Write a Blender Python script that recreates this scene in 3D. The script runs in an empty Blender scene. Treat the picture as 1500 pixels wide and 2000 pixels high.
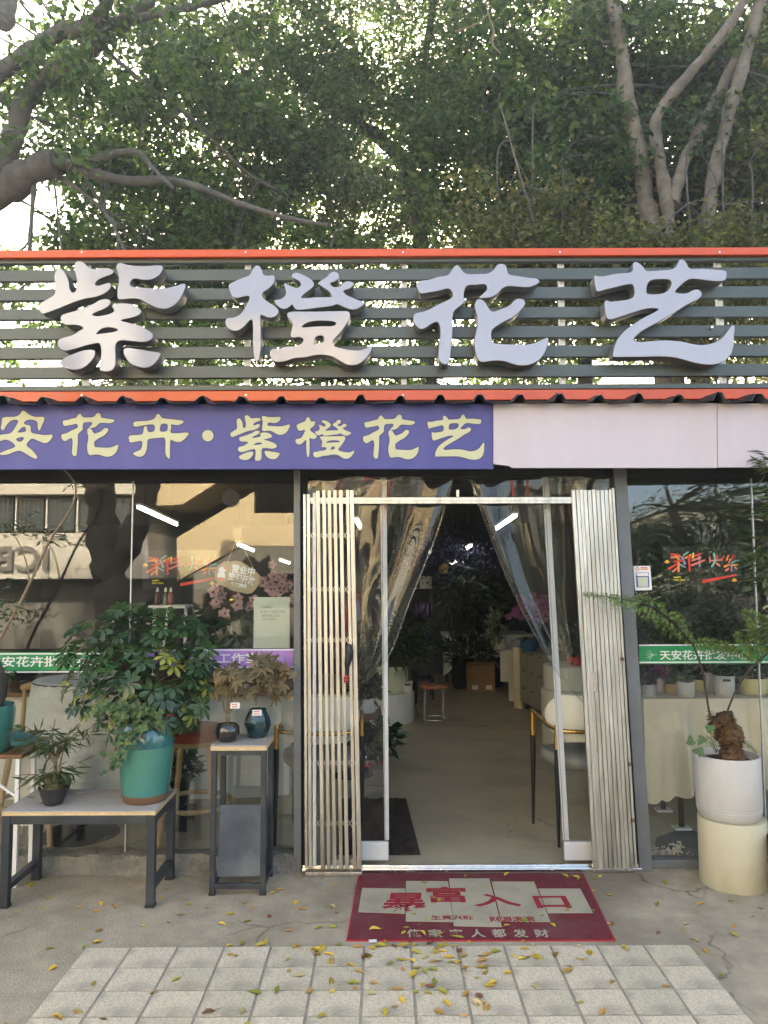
import bpy, bmesh, math, random
import numpy as np
from mathutils import Vector, Matrix, Euler
random.seed(7); rng = np.random.default_rng(7)
R = math.radians
SC = bpy.context.scene
COL = SC.collection

# ------------------------------------------------------------------ camera, sky, sun, exposure
F_PX, TILT, ROLL, CAM_H, DIST = 1500.0, R(4.574), 0.004, 1.6, 4.27
CX, CY = 745.0, 1000.0
def axes():
    f = Vector((0, math.cos(TILT), math.sin(TILT))); u = Vector((0, -math.sin(TILT), math.cos(TILT))); r = Vector((1, 0, 0))
    r2 = r * math.cos(ROLL) - u * math.sin(ROLL); u2 = u * math.cos(ROLL) + r * math.sin(ROLL)
    return r2, u2, f
AR, AU, AF = axes()
CAMP = Vector((0, -DIST, CAM_H))
cam = bpy.data.cameras.new('camera'); camo = bpy.data.objects.new('camera', cam); COL.objects.link(camo)
cam.sensor_fit = 'VERTICAL'; cam.sensor_height = 24.0; cam.lens = 24.0 * F_PX / 2000.0
cam.shift_x = (750 - CX) / 2000.0
cam.clip_start = 0.05; cam.clip_end = 1500
m3 = Matrix((AR, AU, -AF)).transposed()
camo.matrix_world = Matrix.Translation(CAMP) @ m3.to_4x4()
SC.camera = camo

W = bpy.data.worlds.new("World"); SC.world = W; W.use_nodes = True
nt = W.node_tree
sky = nt.nodes.new('ShaderNodeTexSky'); sky.sky_type = 'NISHITA'; sky.sun_disc = False
sky.sun_elevation = R(30.0); sky.sun_rotation = R(0.0); sky.air_density = 0.75; sky.dust_density = 3.0; sky.ozone_density = 0.4
nt.links.new(sky.outputs[0], nt.nodes['Background'].inputs[0]); nt.nodes['Background'].inputs[1].default_value = 0.15
sl = bpy.data.lights.new('sun', 'SUN'); sl.energy = 5.0; sl.angle = R(0.5); sl.color = (1.0, 0.90, 0.74)
so = bpy.data.objects.new('sun', sl); COL.objects.link(so); so.rotation_euler = (R(-60), 0, 0); so.location = (0, 30, 25)
vs = SC.view_settings
vs.view_transform = 'Standard'; vs.look = 'None'; vs.gamma = 1; vs.use_curve_mapping = False; vs.exposure = 2.62
vs.use_white_balance = True; vs.white_balance_temperature = 7500; vs.white_balance_tint = 8
SC.display_settings.display_device = 'sRGB'
SC.render.engine = 'CYCLES'
cy = SC.cycles
cy.max_bounces = 10; cy.diffuse_bounces = 4; cy.glossy_bounces = 5; cy.transmission_bounces = 6; cy.transparent_max_bounces = 40
cy.sample_clamp_indirect = 6.0; cy.use_denoising = True; cy.caustics_reflective = False; cy.caustics_refractive = False

# ------------------------------------------------------------------ places: where a photograph pixel lies in the world
def ray(px, py):
    return (AF + AR * ((px - CX) / F_PX) + AU * ((CY - py) / F_PX))
def P(px, py, Y):
    d = ray(px, py); return CAMP + d * ((Y + DIST) / d.y)
def G(px, py, z=0.0):
    d = ray(px, py); return CAMP + d * ((z - CAM_H) / d.z)
def MM(n, p):
    return n * ((Vector(p) - CAMP).dot(AF)) / F_PX
GL = 0.05                      # plane of the shop glass
def V(px, py, dv):             # a place seen mirrored in the glass, dv metres from it
    p = P(px, py, GL + dv); p.y = GL - dv; return p

# ------------------------------------------------------------------ objects
ORG = {}
def setp(o, label=None, cat=None, group=None, kind=None):
    if label: o['label'] = label
    if cat: o['category'] = cat
    if group: o['group'] = group
    if kind: o['kind'] = kind
    return o
def thing(name, label, cat, loc=(0, 0, 0), group=None, kind=None):
    o = bpy.data.objects.new(name, None); COL.objects.link(o); o.location = loc; o.empty_display_size = .1
    ORG[o.name] = Vector(loc); return setp(o, label, cat, group, kind)
def link(name, me, mat=None, parent=None, smooth=None, bev=0, label=None):
    if mat is not None:
        me.materials.clear()
        for m in (mat if isinstance(mat, (list, tuple)) else [mat]): me.materials.append(m)
    o = bpy.data.objects.new(name, me); COL.objects.link(o)
    if parent is not None:
        o.parent = parent; org = ORG.get(parent.name, Vector((0, 0, 0)))
        me.transform(Matrix.Translation(-org)); ORG[o.name] = org
    else: ORG[o.name] = Vector((0, 0, 0))
    if smooth is not None:
        me.polygons.foreach_set('use_smooth', [True] * len(me.polygons))
        if smooth < 180: me.set_sharp_from_angle(angle=R(smooth))
    if bev:
        b = o.modifiers.new('bevel', 'BEVEL'); b.width = bev; b.segments = 2; b.limit_method = 'ANGLE'; b.angle_limit = R(40)
    if label: o['label'] = label
    return o
def inst(name, me, mw, parent=None, label=None):     # an object sharing mesh data; mw in world space
    o = bpy.data.objects.new(name, me); COL.objects.link(o)
    if parent is not None:
        o.parent = parent; mw = Matrix.Translation(-ORG.get(parent.name, Vector((0, 0, 0)))) @ mw
    o.matrix_local = mw
    if label: o['label'] = label
    return o
class MB:
    def __init__(s): s.v = []; s.f = []; s.mi = []
    def add(s, vs, fs, mi=0):
        b = len(s.v); s.v += [tuple(v) for v in vs]; s.f += [tuple(i + b for i in f) for f in fs]; s.mi += [mi] * len(fs); return s
    def box(s, c, d, rot=None, mi=0):
        hx, hy, hz = d[0] / 2, d[1] / 2, d[2] / 2
        vs = [Vector((x, y, z)) for x in (-hx, hx) for y in (-hy, hy) for z in (-hz, hz)]
        if rot: M = Euler(rot).to_matrix(); vs = [M @ v for v in vs]
        c = Vector(c)
        return s.add([v + c for v in vs], [(0, 1, 3, 2), (4, 6, 7, 5), (0, 4, 5, 1), (2, 3, 7, 6), (0, 2, 6, 4), (1, 5, 7, 3)], mi)
    def box2(s, a, b, mi=0):
        return s.box([(a[i] + b[i]) / 2 for i in range(3)], [abs(b[i] - a[i]) for i in range(3)], mi=mi)
    def bar(s, a, b, w, d=None, up=(0, 0, 1), mi=0):      # rectangular bar from a to b; w across, d along the other side
        a, b = Vector(a), Vector(b); d = d or w; t = (b - a).normalized(); upv = Vector(up)
        if abs(t.dot(upv)) > .95: upv = Vector((0, 1, 0))
        x = t.cross(upv).normalized(); y = x.cross(t).normalized()
        vs = [p + x * (sx * w / 2) + y * (sy * d / 2) for p in (a, b) for sx, sy in ((-1, -1), (1, -1), (1, 1), (-1, 1))]
        return s.add(vs, [(3, 2, 1, 0), (4, 5, 6, 7), (0, 1, 5, 4), (1, 2, 6, 5), (2, 3, 7, 6), (3, 0, 4, 7)], mi)
    def tube(s, pts, rad, n=8, mi=0, cap=True):
        pts = [Vector(p) for p in pts]; N = len(pts)
        rad = rad if isinstance(rad, (list, tuple)) else [rad] * N
        t0 = (pts[1] - pts[0]).normalized(); x = t0.orthogonal().normalized(); vs = []
        for i, p in enumerate(pts):
            t = (pts[min(i + 1, N - 1)] - pts[max(i - 1, 0)]).normalized()
            x = (x - t * x.dot(t)); x = x.normalized() if x.length > 1e-6 else t.orthogonal().normalized(); y = t.cross(x)
            vs += [p + (x * math.cos(2 * math.pi * k / n) + y * math.sin(2 * math.pi * k / n)) * rad[i] for k in range(n)]
        fs = [(i * n + k, i * n + (k + 1) % n, (i + 1) * n + (k + 1) % n, (i + 1) * n + k) for i in range(N - 1) for k in range(n)]
        if cap: fs += [tuple(range(n - 1, -1, -1)), tuple((N - 1) * n + k for k in range(n))]
        return s.add(vs, fs, mi)
    def lathe(s, c, prof, n=32, mi=0, wob=None):          # prof: (radius, z) from the bottom outside up and, if hollow, down inside
        c = Vector(c); vs = []; N = len(prof)
        for r, z in prof:
            for k in range(n):
                a = 2 * math.pi * k / n; rr = r * (wob(a, z) if wob else 1)
                vs.append(c + Vector((rr * math.cos(a), rr * math.sin(a), z)))
        fs = [(i * n + k, i * n + (k + 1) % n, (i + 1) * n + (k + 1) % n, (i + 1) * n + k) for i in range(N - 1) for k in range(n)]
        if prof[0][0] > 1e-4: fs.append(tuple(range(n - 1, -1, -1)))
        if prof[-1][0] > 1e-4: fs.append(tuple((N - 1) * n + k for k in range(n)))
        return s.add(vs, fs, mi)
    def quad(s, a, b, c, d, mi=0): return s.add([a, b, c, d], [(0, 1, 2, 3)], mi)
    def grid(s, rows, mi=0):                               # rows of equal length
        n = len(rows[0]); vs = [p for r in rows for p in r]
        return s.add(vs, [(i * n + j, i * n + j + 1, (i + 1) * n + j + 1, (i + 1) * n + j) for i in range(len(rows) - 1) for j in range(n - 1)], mi)
    def mesh(s, name):
        me = bpy.data.meshes.new(name); me.from_pydata(s.v, [], s.f); me.validate()
        if any(s.mi): me.polygons.foreach_set('material_index', s.mi)
        me.update(); return me
    def build(s, name, mat, parent=None, smooth=None, bev=0, label=None):
        return link(name, s.mesh(name), mat, parent, smooth, bev, label)
def npmesh(name, V_, F_):                                  # numpy verts and quads
    me = bpy.data.meshes.new(name); n = len(V_); q = len(F_)
    me.vertices.add(n); me.vertices.foreach_set('co', V_.astype(np.float32).ravel())
    me.loops.add(q * 4); me.loops.foreach_set('vertex_index', F_.astype(np.int32).ravel())
    me.polygons.add(q); me.polygons.foreach_set('loop_start', np.arange(q, dtype=np.int32) * 4)
    me.update(calc_edges=True); return me
def spline(pts, sub=6):                                    # Catmull-Rom through the points
    pts = [Vector(p) for p in pts]; out = []
    for i in range(len(pts) - 1):
        p0, p1, p2, p3 = pts[max(i - 1, 0)], pts[i], pts[i + 1], pts[min(i + 2, len(pts) - 1)]
        for k in range(sub):
            t = k / sub
            out.append(0.5 * ((2 * p1) + (p2 - p0) * t + (2 * p0 - 5 * p1 + 4 * p2 - p3) * t * t + (3 * p1 - p0 - 3 * p2 + p3) * t ** 3))
    return out + [pts[-1]]
def lerp(a, b, t): return a + (b - a) * t
def leafcloud(pos, dirs, L, Wd, fold=.12, droop=0.0):      # numpy kites, one per leaf
    n = len(pos); d = dirs / np.linalg.norm(dirs, axis=1, keepdims=True)
    r = rng.normal(size=(n, 3)); s = np.cross(d, r); s /= np.linalg.norm(s, axis=1, keepdims=True) + 1e-9; nn = np.cross(s, d)
    L = np.broadcast_to(np.asarray(L, float), (n,))[:, None]; Wd = np.broadcast_to(np.asarray(Wd, float), (n,))[:, None]
    mid = pos + d * L * .45
    V_ = np.stack([pos, mid + s * Wd / 2 + nn * L * fold, pos + d * L, mid - s * Wd / 2 + nn * L * fold], 1).reshape(-1, 3)
    F_ = np.arange(n * 4).reshape(n, 4); return V_, F_

# ------------------------------------------------------------------ materials
def mat(name, col, rough=.6, metal=0.0, var=.12, scale=6, detail=4, bump=0.0, bscale=60, spec=.5, coat=0, sat2=None, mixscale=1.5, mixamt=.5, trans=0, rvar=.0, stretch=None, rnd=0.0, obj_rnd=False):
    m = bpy.data.materials.new(name); m.use_nodes = True; n = m.node_tree.nodes; l = m.node_tree.links
    b = n['Principled BSDF']; tc = n.new('ShaderNodeTexCoord'); mp = n.new('ShaderNodeMapping'); l.new(tc.outputs['Object'], mp.inputs[0])
    if stretch: mp.inputs['Scale'].default_value = stretch
    nz = n.new('ShaderNodeTexNoise'); nz.inputs['Scale'].default_value = scale; nz.inputs['Detail'].default_value = detail; nz.inputs['Roughness'].default_value = .65
    l.new(mp.outputs[0], nz.inputs['Vector'])
    rp = n.new('ShaderNodeValToRGB'); rp.color_ramp.elements[0].position = .28; rp.color_ramp.elements[1].position = .72
    rp.color_ramp.elements[0].color = (*[c * (1 - var) for c in col], 1); rp.color_ramp.elements[1].color = (*[min(1, c * (1 + var)) for c in col], 1)
    l.new(nz.outputs['Fac'], rp.inputs[0]); out = rp.outputs[0]
    if sat2:
        n2 = n.new('ShaderNodeTexNoise'); n2.inputs['Scale'].default_value = mixscale; n2.inputs['Detail'].default_value = 6; l.new(mp.outputs[0], n2.inputs['Vector'])
        r2 = n.new('ShaderNodeMapRange'); r2.inputs['From Min'].default_value = .48; r2.inputs['From Max'].default_value = .66; r2.inputs['To Max'].default_value = mixamt
        l.new(n2.outputs['Fac'], r2.inputs['Value'])
        mx = n.new('ShaderNodeMix'); mx.data_type = 'RGBA'; l.new(r2.outputs[0], mx.inputs['Factor']); l.new(out, mx.inputs['A']); mx.inputs['B'].default_value = (*sat2, 1); out = mx.outputs['Result']
    if rnd:
        if obj_rnd: g = n.new('ShaderNodeObjectInfo'); ro = g.outputs['Random']
        else: g = n.new('ShaderNodeNewGeometry'); ro = g.outputs['Random Per Island']
        hs = n.new('ShaderNodeHueSaturation'); a = n.new('ShaderNodeMapRange'); a.inputs['To Min'].default_value = 1 - rnd; a.inputs['To Max'].default_value = 1 + rnd
        l.new(ro, a.inputs['Value']); l.new(a.outputs[0], hs.inputs['Value'])
        a2 = n.new('ShaderNodeMapRange'); a2.inputs['To Min'].default_value = .5 + rnd * .07; a2.inputs['To Max'].default_value = .5 - rnd * .05
        l.new(ro, a2.inputs['Value']); l.new(a2.outputs[0], hs.inputs['Hue']); l.new(out, hs.inputs['Color']); out = hs.outputs[0]
    l.new(out, b.inputs['Base Color'])
    b.inputs['Roughness'].default_value = rough; b.inputs['Metallic'].default_value = metal; b.inputs['Specular IOR Level'].default_value = spec; b.inputs['Coat Weight'].default_value = coat; b.inputs['Coat Roughness'].default_value = .08
    if rvar:
        rr = n.new('ShaderNodeMapRange'); rr.inputs['To Min'].default_value = max(.02, rough - rvar); rr.inputs['To Max'].default_value = min(1, rough + rvar); l.new(nz.outputs['Fac'], rr.inputs['Value']); l.new(rr.outputs[0], b.inputs['Roughness'])
    if bump:
        nb = n.new('ShaderNodeTexNoise'); nb.inputs['Scale'].default_value = bscale; nb.inputs['Detail'].default_value = 5; l.new(mp.outputs[0], nb.inputs['Vector'])
        bp = n.new('ShaderNodeBump'); bp.inputs['Strength'].default_value = bump; bp.inputs['Distance'].default_value = .02; l.new(nb.outputs['Fac'], bp.inputs['Height']); l.new(bp.outputs[0], b.inputs['Normal'])
    if trans:
        ts = n.new('ShaderNodeBsdfTranslucent'); l.new(out, ts.inputs['Color']); ms = n.new('ShaderNodeMixShader'); ms.inputs[0].default_value = trans
        l.new(b.outputs[0], ms.inputs[1]); l.new(ts.outputs[0], ms.inputs[2]); l.new(ms.outputs[0], n['Material Output'].inputs[0])
    return m
def clear(name, tint, f0, bump=0, bscale=3, rough=0.0, veil=0.0, stretch=(1, 1, 1), mask=0):
    m = bpy.data.materials.new(name); m.use_nodes = True; n = m.node_tree.nodes; l = m.node_tree.links; n.remove(n['Principled BSDF'])
    tr = n.new('ShaderNodeBsdfTransparent'); tr.inputs[0].default_value = (*tint, 1); gl = n.new('ShaderNodeBsdfGlossy'); gl.inputs['Roughness'].default_value = rough
    lw = n.new('ShaderNodeLayerWeight'); lw.inputs['Blend'].default_value = .5; pw = n.new('ShaderNodeMath'); pw.operation = 'POWER'; pw.inputs[1].default_value = 5
    l.new(lw.outputs['Facing'], pw.inputs[0]); mr = n.new('ShaderNodeMapRange'); mr.inputs['To Min'].default_value = f0; mr.inputs['To Max'].default_value = .62 if 'pvc' in name else .9; l.new(pw.outputs[0], mr.inputs['Value'])
    ms = n.new('ShaderNodeMixShader'); l.new(mr.outputs[0], ms.inputs[0]); l.new(tr.outputs[0], ms.inputs[1]); l.new(gl.outputs[0], ms.inputs[2]); last = ms
    tc = n.new('ShaderNodeTexCoord'); mp = n.new('ShaderNodeMapping'); mp.inputs['Scale'].default_value = stretch; l.new(tc.outputs['Object'], mp.inputs[0])
    if bump:
        nz = n.new('ShaderNodeTexNoise'); nz.inputs['Scale'].default_value = bscale; nz.inputs['Detail'].default_value = 1.0; l.new(mp.outputs[0], nz.inputs['Vector'])
        bp = n.new('ShaderNodeBump'); bp.inputs['Strength'].default_value = 1.0; bp.inputs['Distance'].default_value = bump; l.new(nz.outputs['Fac'], bp.inputs['Height']); l.new(bp.outputs[0], gl.inputs['Normal'])
    if veil:
        df = n.new('ShaderNodeBsdfDiffuse'); df.inputs[0].default_value = (.6, .62, .55, 1)
        m2 = n.new('ShaderNodeMixShader'); l.new(ms.outputs[0], m2.inputs[1]); l.new(df.outputs[0], m2.inputs[2])
        nz = n.new('ShaderNodeTexNoise'); nz.inputs['Scale'].default_value = 2.5; nz.inputs['Detail'].default_value = 6; l.new(mp.outputs[0], nz.inputs['Vector'])
        mr2 = n.new('ShaderNodeMapRange'); mr2.inputs['From Min'].default_value = .35; mr2.inputs['From Max'].default_value = .75; mr2.inputs['To Max'].default_value = veil; l.new(nz.outputs['Fac'], mr2.inputs['Value']); l.new(mr2.outputs[0], m2.inputs[0]); last = m2
    l.new(last.outputs[0], n['Material Output'].inputs[0]); return m
def emit(name, col, st):
    m = bpy.data.materials.new(name); m.use_nodes = True; b = m.node_tree.nodes['Principled BSDF']
    b.inputs['Emission Color'].default_value = (*col, 1); b.inputs['Emission Strength'].default_value = st; b.inputs['Base Color'].default_value = (.8, .8, .8, 1); return m
def flat(name, col, rough=.6, **k): return mat(name, col, rough, var=.05, **k)

M_conc = mat('apron_concrete', (.41, .345, .245), .9, var=.24, scale=7, detail=10, bump=.45, bscale=90, sat2=(.22, .18, .12), mixscale=1.3, mixamt=.8)
M_kerb = mat('rough_plinth_concrete', (.24, .225, .19), .95, var=.3, scale=14, detail=10, bump=1.0, bscale=50, sat2=(.1, .095, .08), mixscale=5, mixamt=.7)
M_joint = mat('mortar', (.36, .32, .25), .95, var=.2, scale=20, bump=.4)
M_tile = mat('pale_stone_tile', (.64, .555, .41), .88, var=.32, scale=110, detail=8, bump=.6, bscale=150, rnd=.10, obj_rnd=True, sat2=(.34, .30, .23), mixscale=6, mixamt=.65)
M_floor = mat('shop_floor', (.44, .38, .265), .55, var=.16, scale=3, detail=9, sat2=(.25, .21, .15), mixscale=1.3, mixamt=.6, bump=.05, rvar=.12)
M_asph = mat('asphalt', (.06, .06, .06), .9, var=.2, scale=40, bump=.3)
M_dgrey = mat('slat_grey_metal', (.085, .10, .094), .42, metal=.35, var=.1, scale=3, bump=.05, bscale=3, rvar=.08)
M_frame = mat('window_frame_grey', (.165, .18, .19), .45, metal=.25, var=.1, scale=4, bump=.02, rvar=.05, sat2=(.12, .12, .115), mixscale=3, mixamt=.4)
M_black = mat('black_painted_steel', (.028, .034, .04), .5, var=.25, scale=8, bump=.06, sat2=(.07, .075, .075), mixscale=7, mixamt=.5)
M_dark = flat('dark_void', (.02, .022, .024), .8)
M_orange = mat('orange_trim', (.62, .075, .012), .38, var=.06, scale=3, bump=.03, bscale=4, coat=.2)
M_white = flat('white_paint', (.74, .74, .72), .45)
M_acry = mat('white_acrylic_face', (.345, .35, .405), .09, var=.03, scale=2, bump=.10, bscale=4, coat=.7)
M_return = flat('letter_return', (.16, .165, .17), .45, metal=.3)
M_purple = mat('purple_banner', (.062, .066, .27), .5, var=.07, scale=2, bump=.06, bscale=2.2, stretch=(2, 2, .6), sat2=(.10, .10, .30), mixscale=2, mixamt=.35)
M_cream = flat('cream_print', (.54, .54, .34), .5)
M_pdark = flat('print_outline', (.05, .045, .15), .5)
M_pink = mat('faded_pink_panel', (.56, .50, .545), .5, var=.04, scale=3, bump=.05, bscale=1.6, sat2=(.52, .45, .46), mixscale=1.6, mixamt=.45, stretch=(2.5, 2.5, .5))
M_roof = mat('roof_metal', (.028, .031, .036), .45, metal=.15, var=.2, scale=4, bump=.1, bscale=9)
M_steel = mat('aged_stainless', (.63, .615, .56), .40, metal=1.0, var=.25, scale=9, detail=6, stretch=(6, 6, .5), rvar=.10, bump=.05, bscale=20, sat2=(.30, .265, .20), mixscale=3.0, mixamt=.45)
M_brush = mat('bright_steel', (.72, .71, .68), .25, metal=1.0, var=.12, scale=10, rvar=.1)
M_pipe = mat('grey_pipe', (.55, .56, .57), .4, var=.15, scale=20, metal=.3)
M_edge = mat('curtain_strip', (.50, .51, .51), .5, var=.06)
M_bar = mat('curtain_bottom_bar', (.62, .64, .65), .4, var=.06)
M_glass = clear('window_glass', (.965, .975, .968), .075, veil=.014)
M_glassr = clear('wavy_window_glass', (.965, .975, .968), .06, bump=.03, bscale=1.2, veil=.018)
M_pvc = clear('clear_pvc', (.94, .955, .94), .05, bump=.10, bscale=1.7, rough=.02, stretch=(1.6, 1, .55), veil=.03)
M_pvc2 = clear('clear_pvc_folds', (.935, .95, .94), .05, bump=.02, bscale=2.0, rough=.01, veil=.03, stretch=(2.5, 1, .4))
M_film = clear('sticker_film', (.97, .97, .96), .03, veil=.04)
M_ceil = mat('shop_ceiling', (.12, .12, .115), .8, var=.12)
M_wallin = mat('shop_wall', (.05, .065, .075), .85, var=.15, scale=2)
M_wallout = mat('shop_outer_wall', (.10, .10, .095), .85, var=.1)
M_beige = mat('sunlit_beige_render', (.66, .55, .36), .85, var=.08, scale=1.5, bump=.1)
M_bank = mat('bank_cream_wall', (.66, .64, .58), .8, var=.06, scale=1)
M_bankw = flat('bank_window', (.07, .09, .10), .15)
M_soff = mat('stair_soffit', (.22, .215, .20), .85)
M_redp = flat('red_paint', (.55, .03, .03), .5)
M_wood = mat('pale_wood_top', (.42, .38, .35), .55, var=.14, scale=6, stretch=(.6, 6, 6), detail=8, rvar=.1)
M_ply = mat('raw_ply_edge', (.62, .46, .25), .7, var=.25, scale=30, stretch=(1, 1, 8))
M_brownw = mat('brown_wood', (.16, .075, .035), .45, var=.25, scale=5, stretch=(1, 8, 8))
M_stoolw = mat('stool_wood', (.40, .26, .12), .5, var=.2, scale=5, stretch=(6, 6, 1))
M_redseat = mat('red_leather', (.25, .03, .015), .35, var=.15)
M_slate = mat('slate_board', (.07, .085, .105), .6, var=.35, scale=6, detail=8, bump=.1, sat2=(.17, .18, .18), mixscale=3, mixamt=.5)
M_teal = mat('teal_glaze', (.055, .225, .175), .12, var=.16, scale=5, detail=7, coat=.8, sat2=(.03, .19, .20), mixscale=3, mixamt=.6)
M_teald = mat('deep_teal_glaze', (.015, .11, .13), .13, var=.4, scale=8, detail=8, coat=.8, sat2=(.05, .24, .22), mixscale=7, mixamt=.8)
M_clay = mat('bare_clay', (.16, .085, .05), .85, var=.2, scale=12)
M_blackglaze = mat('black_glaze', (.012, .010, .011), .08, var=.2, coat=.9)
M_mattblack = mat('matt_black_clay', (.03, .028, .03), .5, var=.2, bump=.1)
M_greenglaze = mat('dark_green_glaze', (.008, .035, .04), .12, var=.3, coat=.9)
M_pottl = mat('white_planter', (.56, .54, .51), .42, var=.07, scale=5, detail=8, sat2=(.44, .41, .34), mixscale=3.5, mixamt=.5, bump=.06, bscale=120)
M_cyl = mat('cream_pedestal', (.57, .52, .36), .6, var=.07, scale=5, detail=8, sat2=(.42, .35, .21), mixscale=3.2, mixamt=.7, bump=.05, bscale=50)
M_soil = mat('soil', (.05, .035, .022), .95, var=.4, scale=60, bump=.8)
M_moss = mat('moss', (.10, .085, .035), .95, var=.5, scale=50, bump=.8)
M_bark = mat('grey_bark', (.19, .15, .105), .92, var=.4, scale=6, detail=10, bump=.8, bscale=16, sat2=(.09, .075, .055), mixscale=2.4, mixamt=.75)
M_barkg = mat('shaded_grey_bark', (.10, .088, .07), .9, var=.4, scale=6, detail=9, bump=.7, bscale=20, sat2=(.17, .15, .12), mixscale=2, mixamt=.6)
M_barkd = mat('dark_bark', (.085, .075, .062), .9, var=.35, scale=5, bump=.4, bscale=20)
M_twig = mat('twig', (.22, .16, .10), .8, var=.2, scale=20)
M_dtwig = mat('dark_twig', (.045, .03, .022), .8, var=.2, scale=20)
M_rhiz = mat('shaggy_rootstock', (.14, .075, .035), .95, var=.7, scale=35, detail=8, bump=1.0, bscale=60)
M_leafA = mat('ficus_leaf', (.085, .150, .030), .38, var=.45, scale=1.1, detail=2, trans=.58, rnd=.55)
M_leafB = mat('ficus_leaf_olive', (.16, .165, .04), .42, var=.45, scale=1.3, detail=2, trans=.5, rnd=.5)
M_leafY = mat('yellowing_leaf', (.20, .16, .04), .5, var=.3, scale=2, trans=.45, rnd=.5)
M_schef = mat('schefflera_leaf', (.032, .075, .020), .28, var=.3, scale=20, trans=.18, rnd=.35, obj_rnd=True, coat=.15)
M_schefy = mat('variegated_schefflera_leaf', (.30, .32, .05), .3, var=.35, scale=14, trans=.25, rnd=.3, obj_rnd=True, sat2=(.05, .11, .025), mixscale=16, mixamt=.9)
M_ivy = mat('ivy_leaf', (.06, .12, .03), .4, var=.25, scale=20, trans=.2, rnd=.4, obj_rnd=True)
M_bamb = mat('bamboo_leaf', (.07, .10, .032), .45, var=.25, scale=6, trans=.25, rnd=.4)
M_fern = mat('fern_leaf', (.13, .21, .045), .45, var=.25, scale=10, trans=.3, rnd=.25)
M_maple = mat('bronze_maple_leaf', (.19, .145, .07), .5, var=.3, scale=12, trans=.25, rnd=.45, obj_rnd=True)
M_dkleaf = mat('shop_plant_leaf', (.024, .055, .018), .35, var=.3, scale=4, trans=.12, rnd=.5)
M_succ = mat('succulent_leaf', (.16, .22, .12), .5, var=.25, scale=10, rnd=.4)
M_succd = mat('purple_plant_leaf', (.06, .03, .045), .4, var=.3, scale=10, rnd=.5)
M_pinkf = mat('pale_pink_petal', (.62, .42, .44), .5, var=.12, scale=30, trans=.2)
M_magf = mat('magenta_petal', (.25, .075, .19), .5, var=.2, scale=20, trans=.2, rnd=.3)
M_cloth = mat('cream_satin_cloth', (.64, .575, .43), .42, var=.06, scale=4, bump=.08, bscale=9)
M_lace = mat('white_woven_cloth', (.74, .72, .64), .9, var=.1, scale=40, bump=.6, bscale=120)
M_counter = mat('pale_counter', (.60, .60, .52), .55, var=.05)
M_gold = mat('gold_metal', (.75, .45, .13), .25, metal=1, var=.08)
M_chblack = flat('chair_black', (.015, .015, .016), .4)
M_chcream = mat('cream_leather', (.80, .77, .67), .5, var=.05, scale=4)
M_chgrey = mat('grey_leather', (.22, .22, .21), .42, var=.08)
M_chrome = flat('chrome', (.75, .75, .75), .12, metal=1)
M_card = mat('cardboard', (.32, .20, .10), .85, var=.1, scale=3)
M_label = flat('paper_label', (.78, .78, .76), .7)
M_taupe = mat('taupe_drawer', (.30, .27, .21), .55, var=.06)
M_flute = mat('cream_plaster', (.66, .58, .42), .7, var=.06)
M_mat = mat('brown_loop_mat', (.055, .038, .028), .98, var=.5, scale=80, bump=1.0, bscale=90)
M_redmat = mat('red_mat_pile', (.20, .026, .036), .98, var=.25, scale=90, bump=.8, bscale=220, sat2=(.23, .10, .085), mixscale=4, mixamt=.7)
M_redmate = flat('red_mat_edging', (.42, .02, .035), .8)
M_beigemat = mat('beige_mat_pile', (.47, .42, .30), .98, var=.12, scale=90, bump=.5, bscale=250, sat2=(.30, .26, .19), mixscale=5, mixamt=.5)
M_redprint = flat('red_mat_print', (.33, .02, .03), .95)
M_green = mat('green_strip', (.012, .26, .085), .4, var=.05)
M_lilac = mat('lilac_strip', (.42, .22, .56), .4, var=.05)
M_wprint = flat('white_print', (.80, .80, .78), .5)
M_paper = mat('paper_notice', (.56, .60, .47), .8, var=.04)
M_grayink = flat('grey_ink', (.22, .22, .21), .7)
M_blue = flat('blue_print', (.03, .04, .33), .5)
M_st_red = flat('sticker_red', (.62, .045, .025), .5); M_st_or = flat('sticker_orange', (.75, .27, .03), .5); M_st_pk = flat('sticker_coral', (.66, .17, .12), .5)
M_st_bl = flat('sticker_slate', (.20, .26, .36), .5); M_st_gr = flat('sticker_mint', (.14, .45, .36), .5); M_st_ye = flat('sticker_yellow', (.70, .62, .03), .5)
M_signw = mat('kraft_sign_board', (.40, .31, .18), .6, var=.08)
M_led = emit('led_tube', (.93, .97, 1.0), 2.6)
M_tower = mat('distant_tower_wall', (.45, .55, .66), .5, var=.05)
M_towerg = flat('distant_tower_glass', (.16, .30, .48), .12)
M_leafs = [mat('fallen_yellow', (.62, .44, .06), .6, var=.35, scale=40, trans=.15, rnd=.3, obj_rnd=True), mat('fallen_ochre', (.46, .26, .06), .65, var=.4, scale=40, trans=.1, rnd=.3, obj_rnd=True),
           mat('fallen_brown', (.20, .085, .035), .7, var=.4, scale=40, rnd=.35, obj_rnd=True), mat('fallen_green', (.34, .34, .05), .6, var=.35, scale=40, trans=.15, rnd=.3, obj_rnd=True), mat('fallen_pale', (.60, .50, .26), .7, var=.3, scale=40, trans=.15, rnd=.3, obj_rnd=True)]

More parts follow.
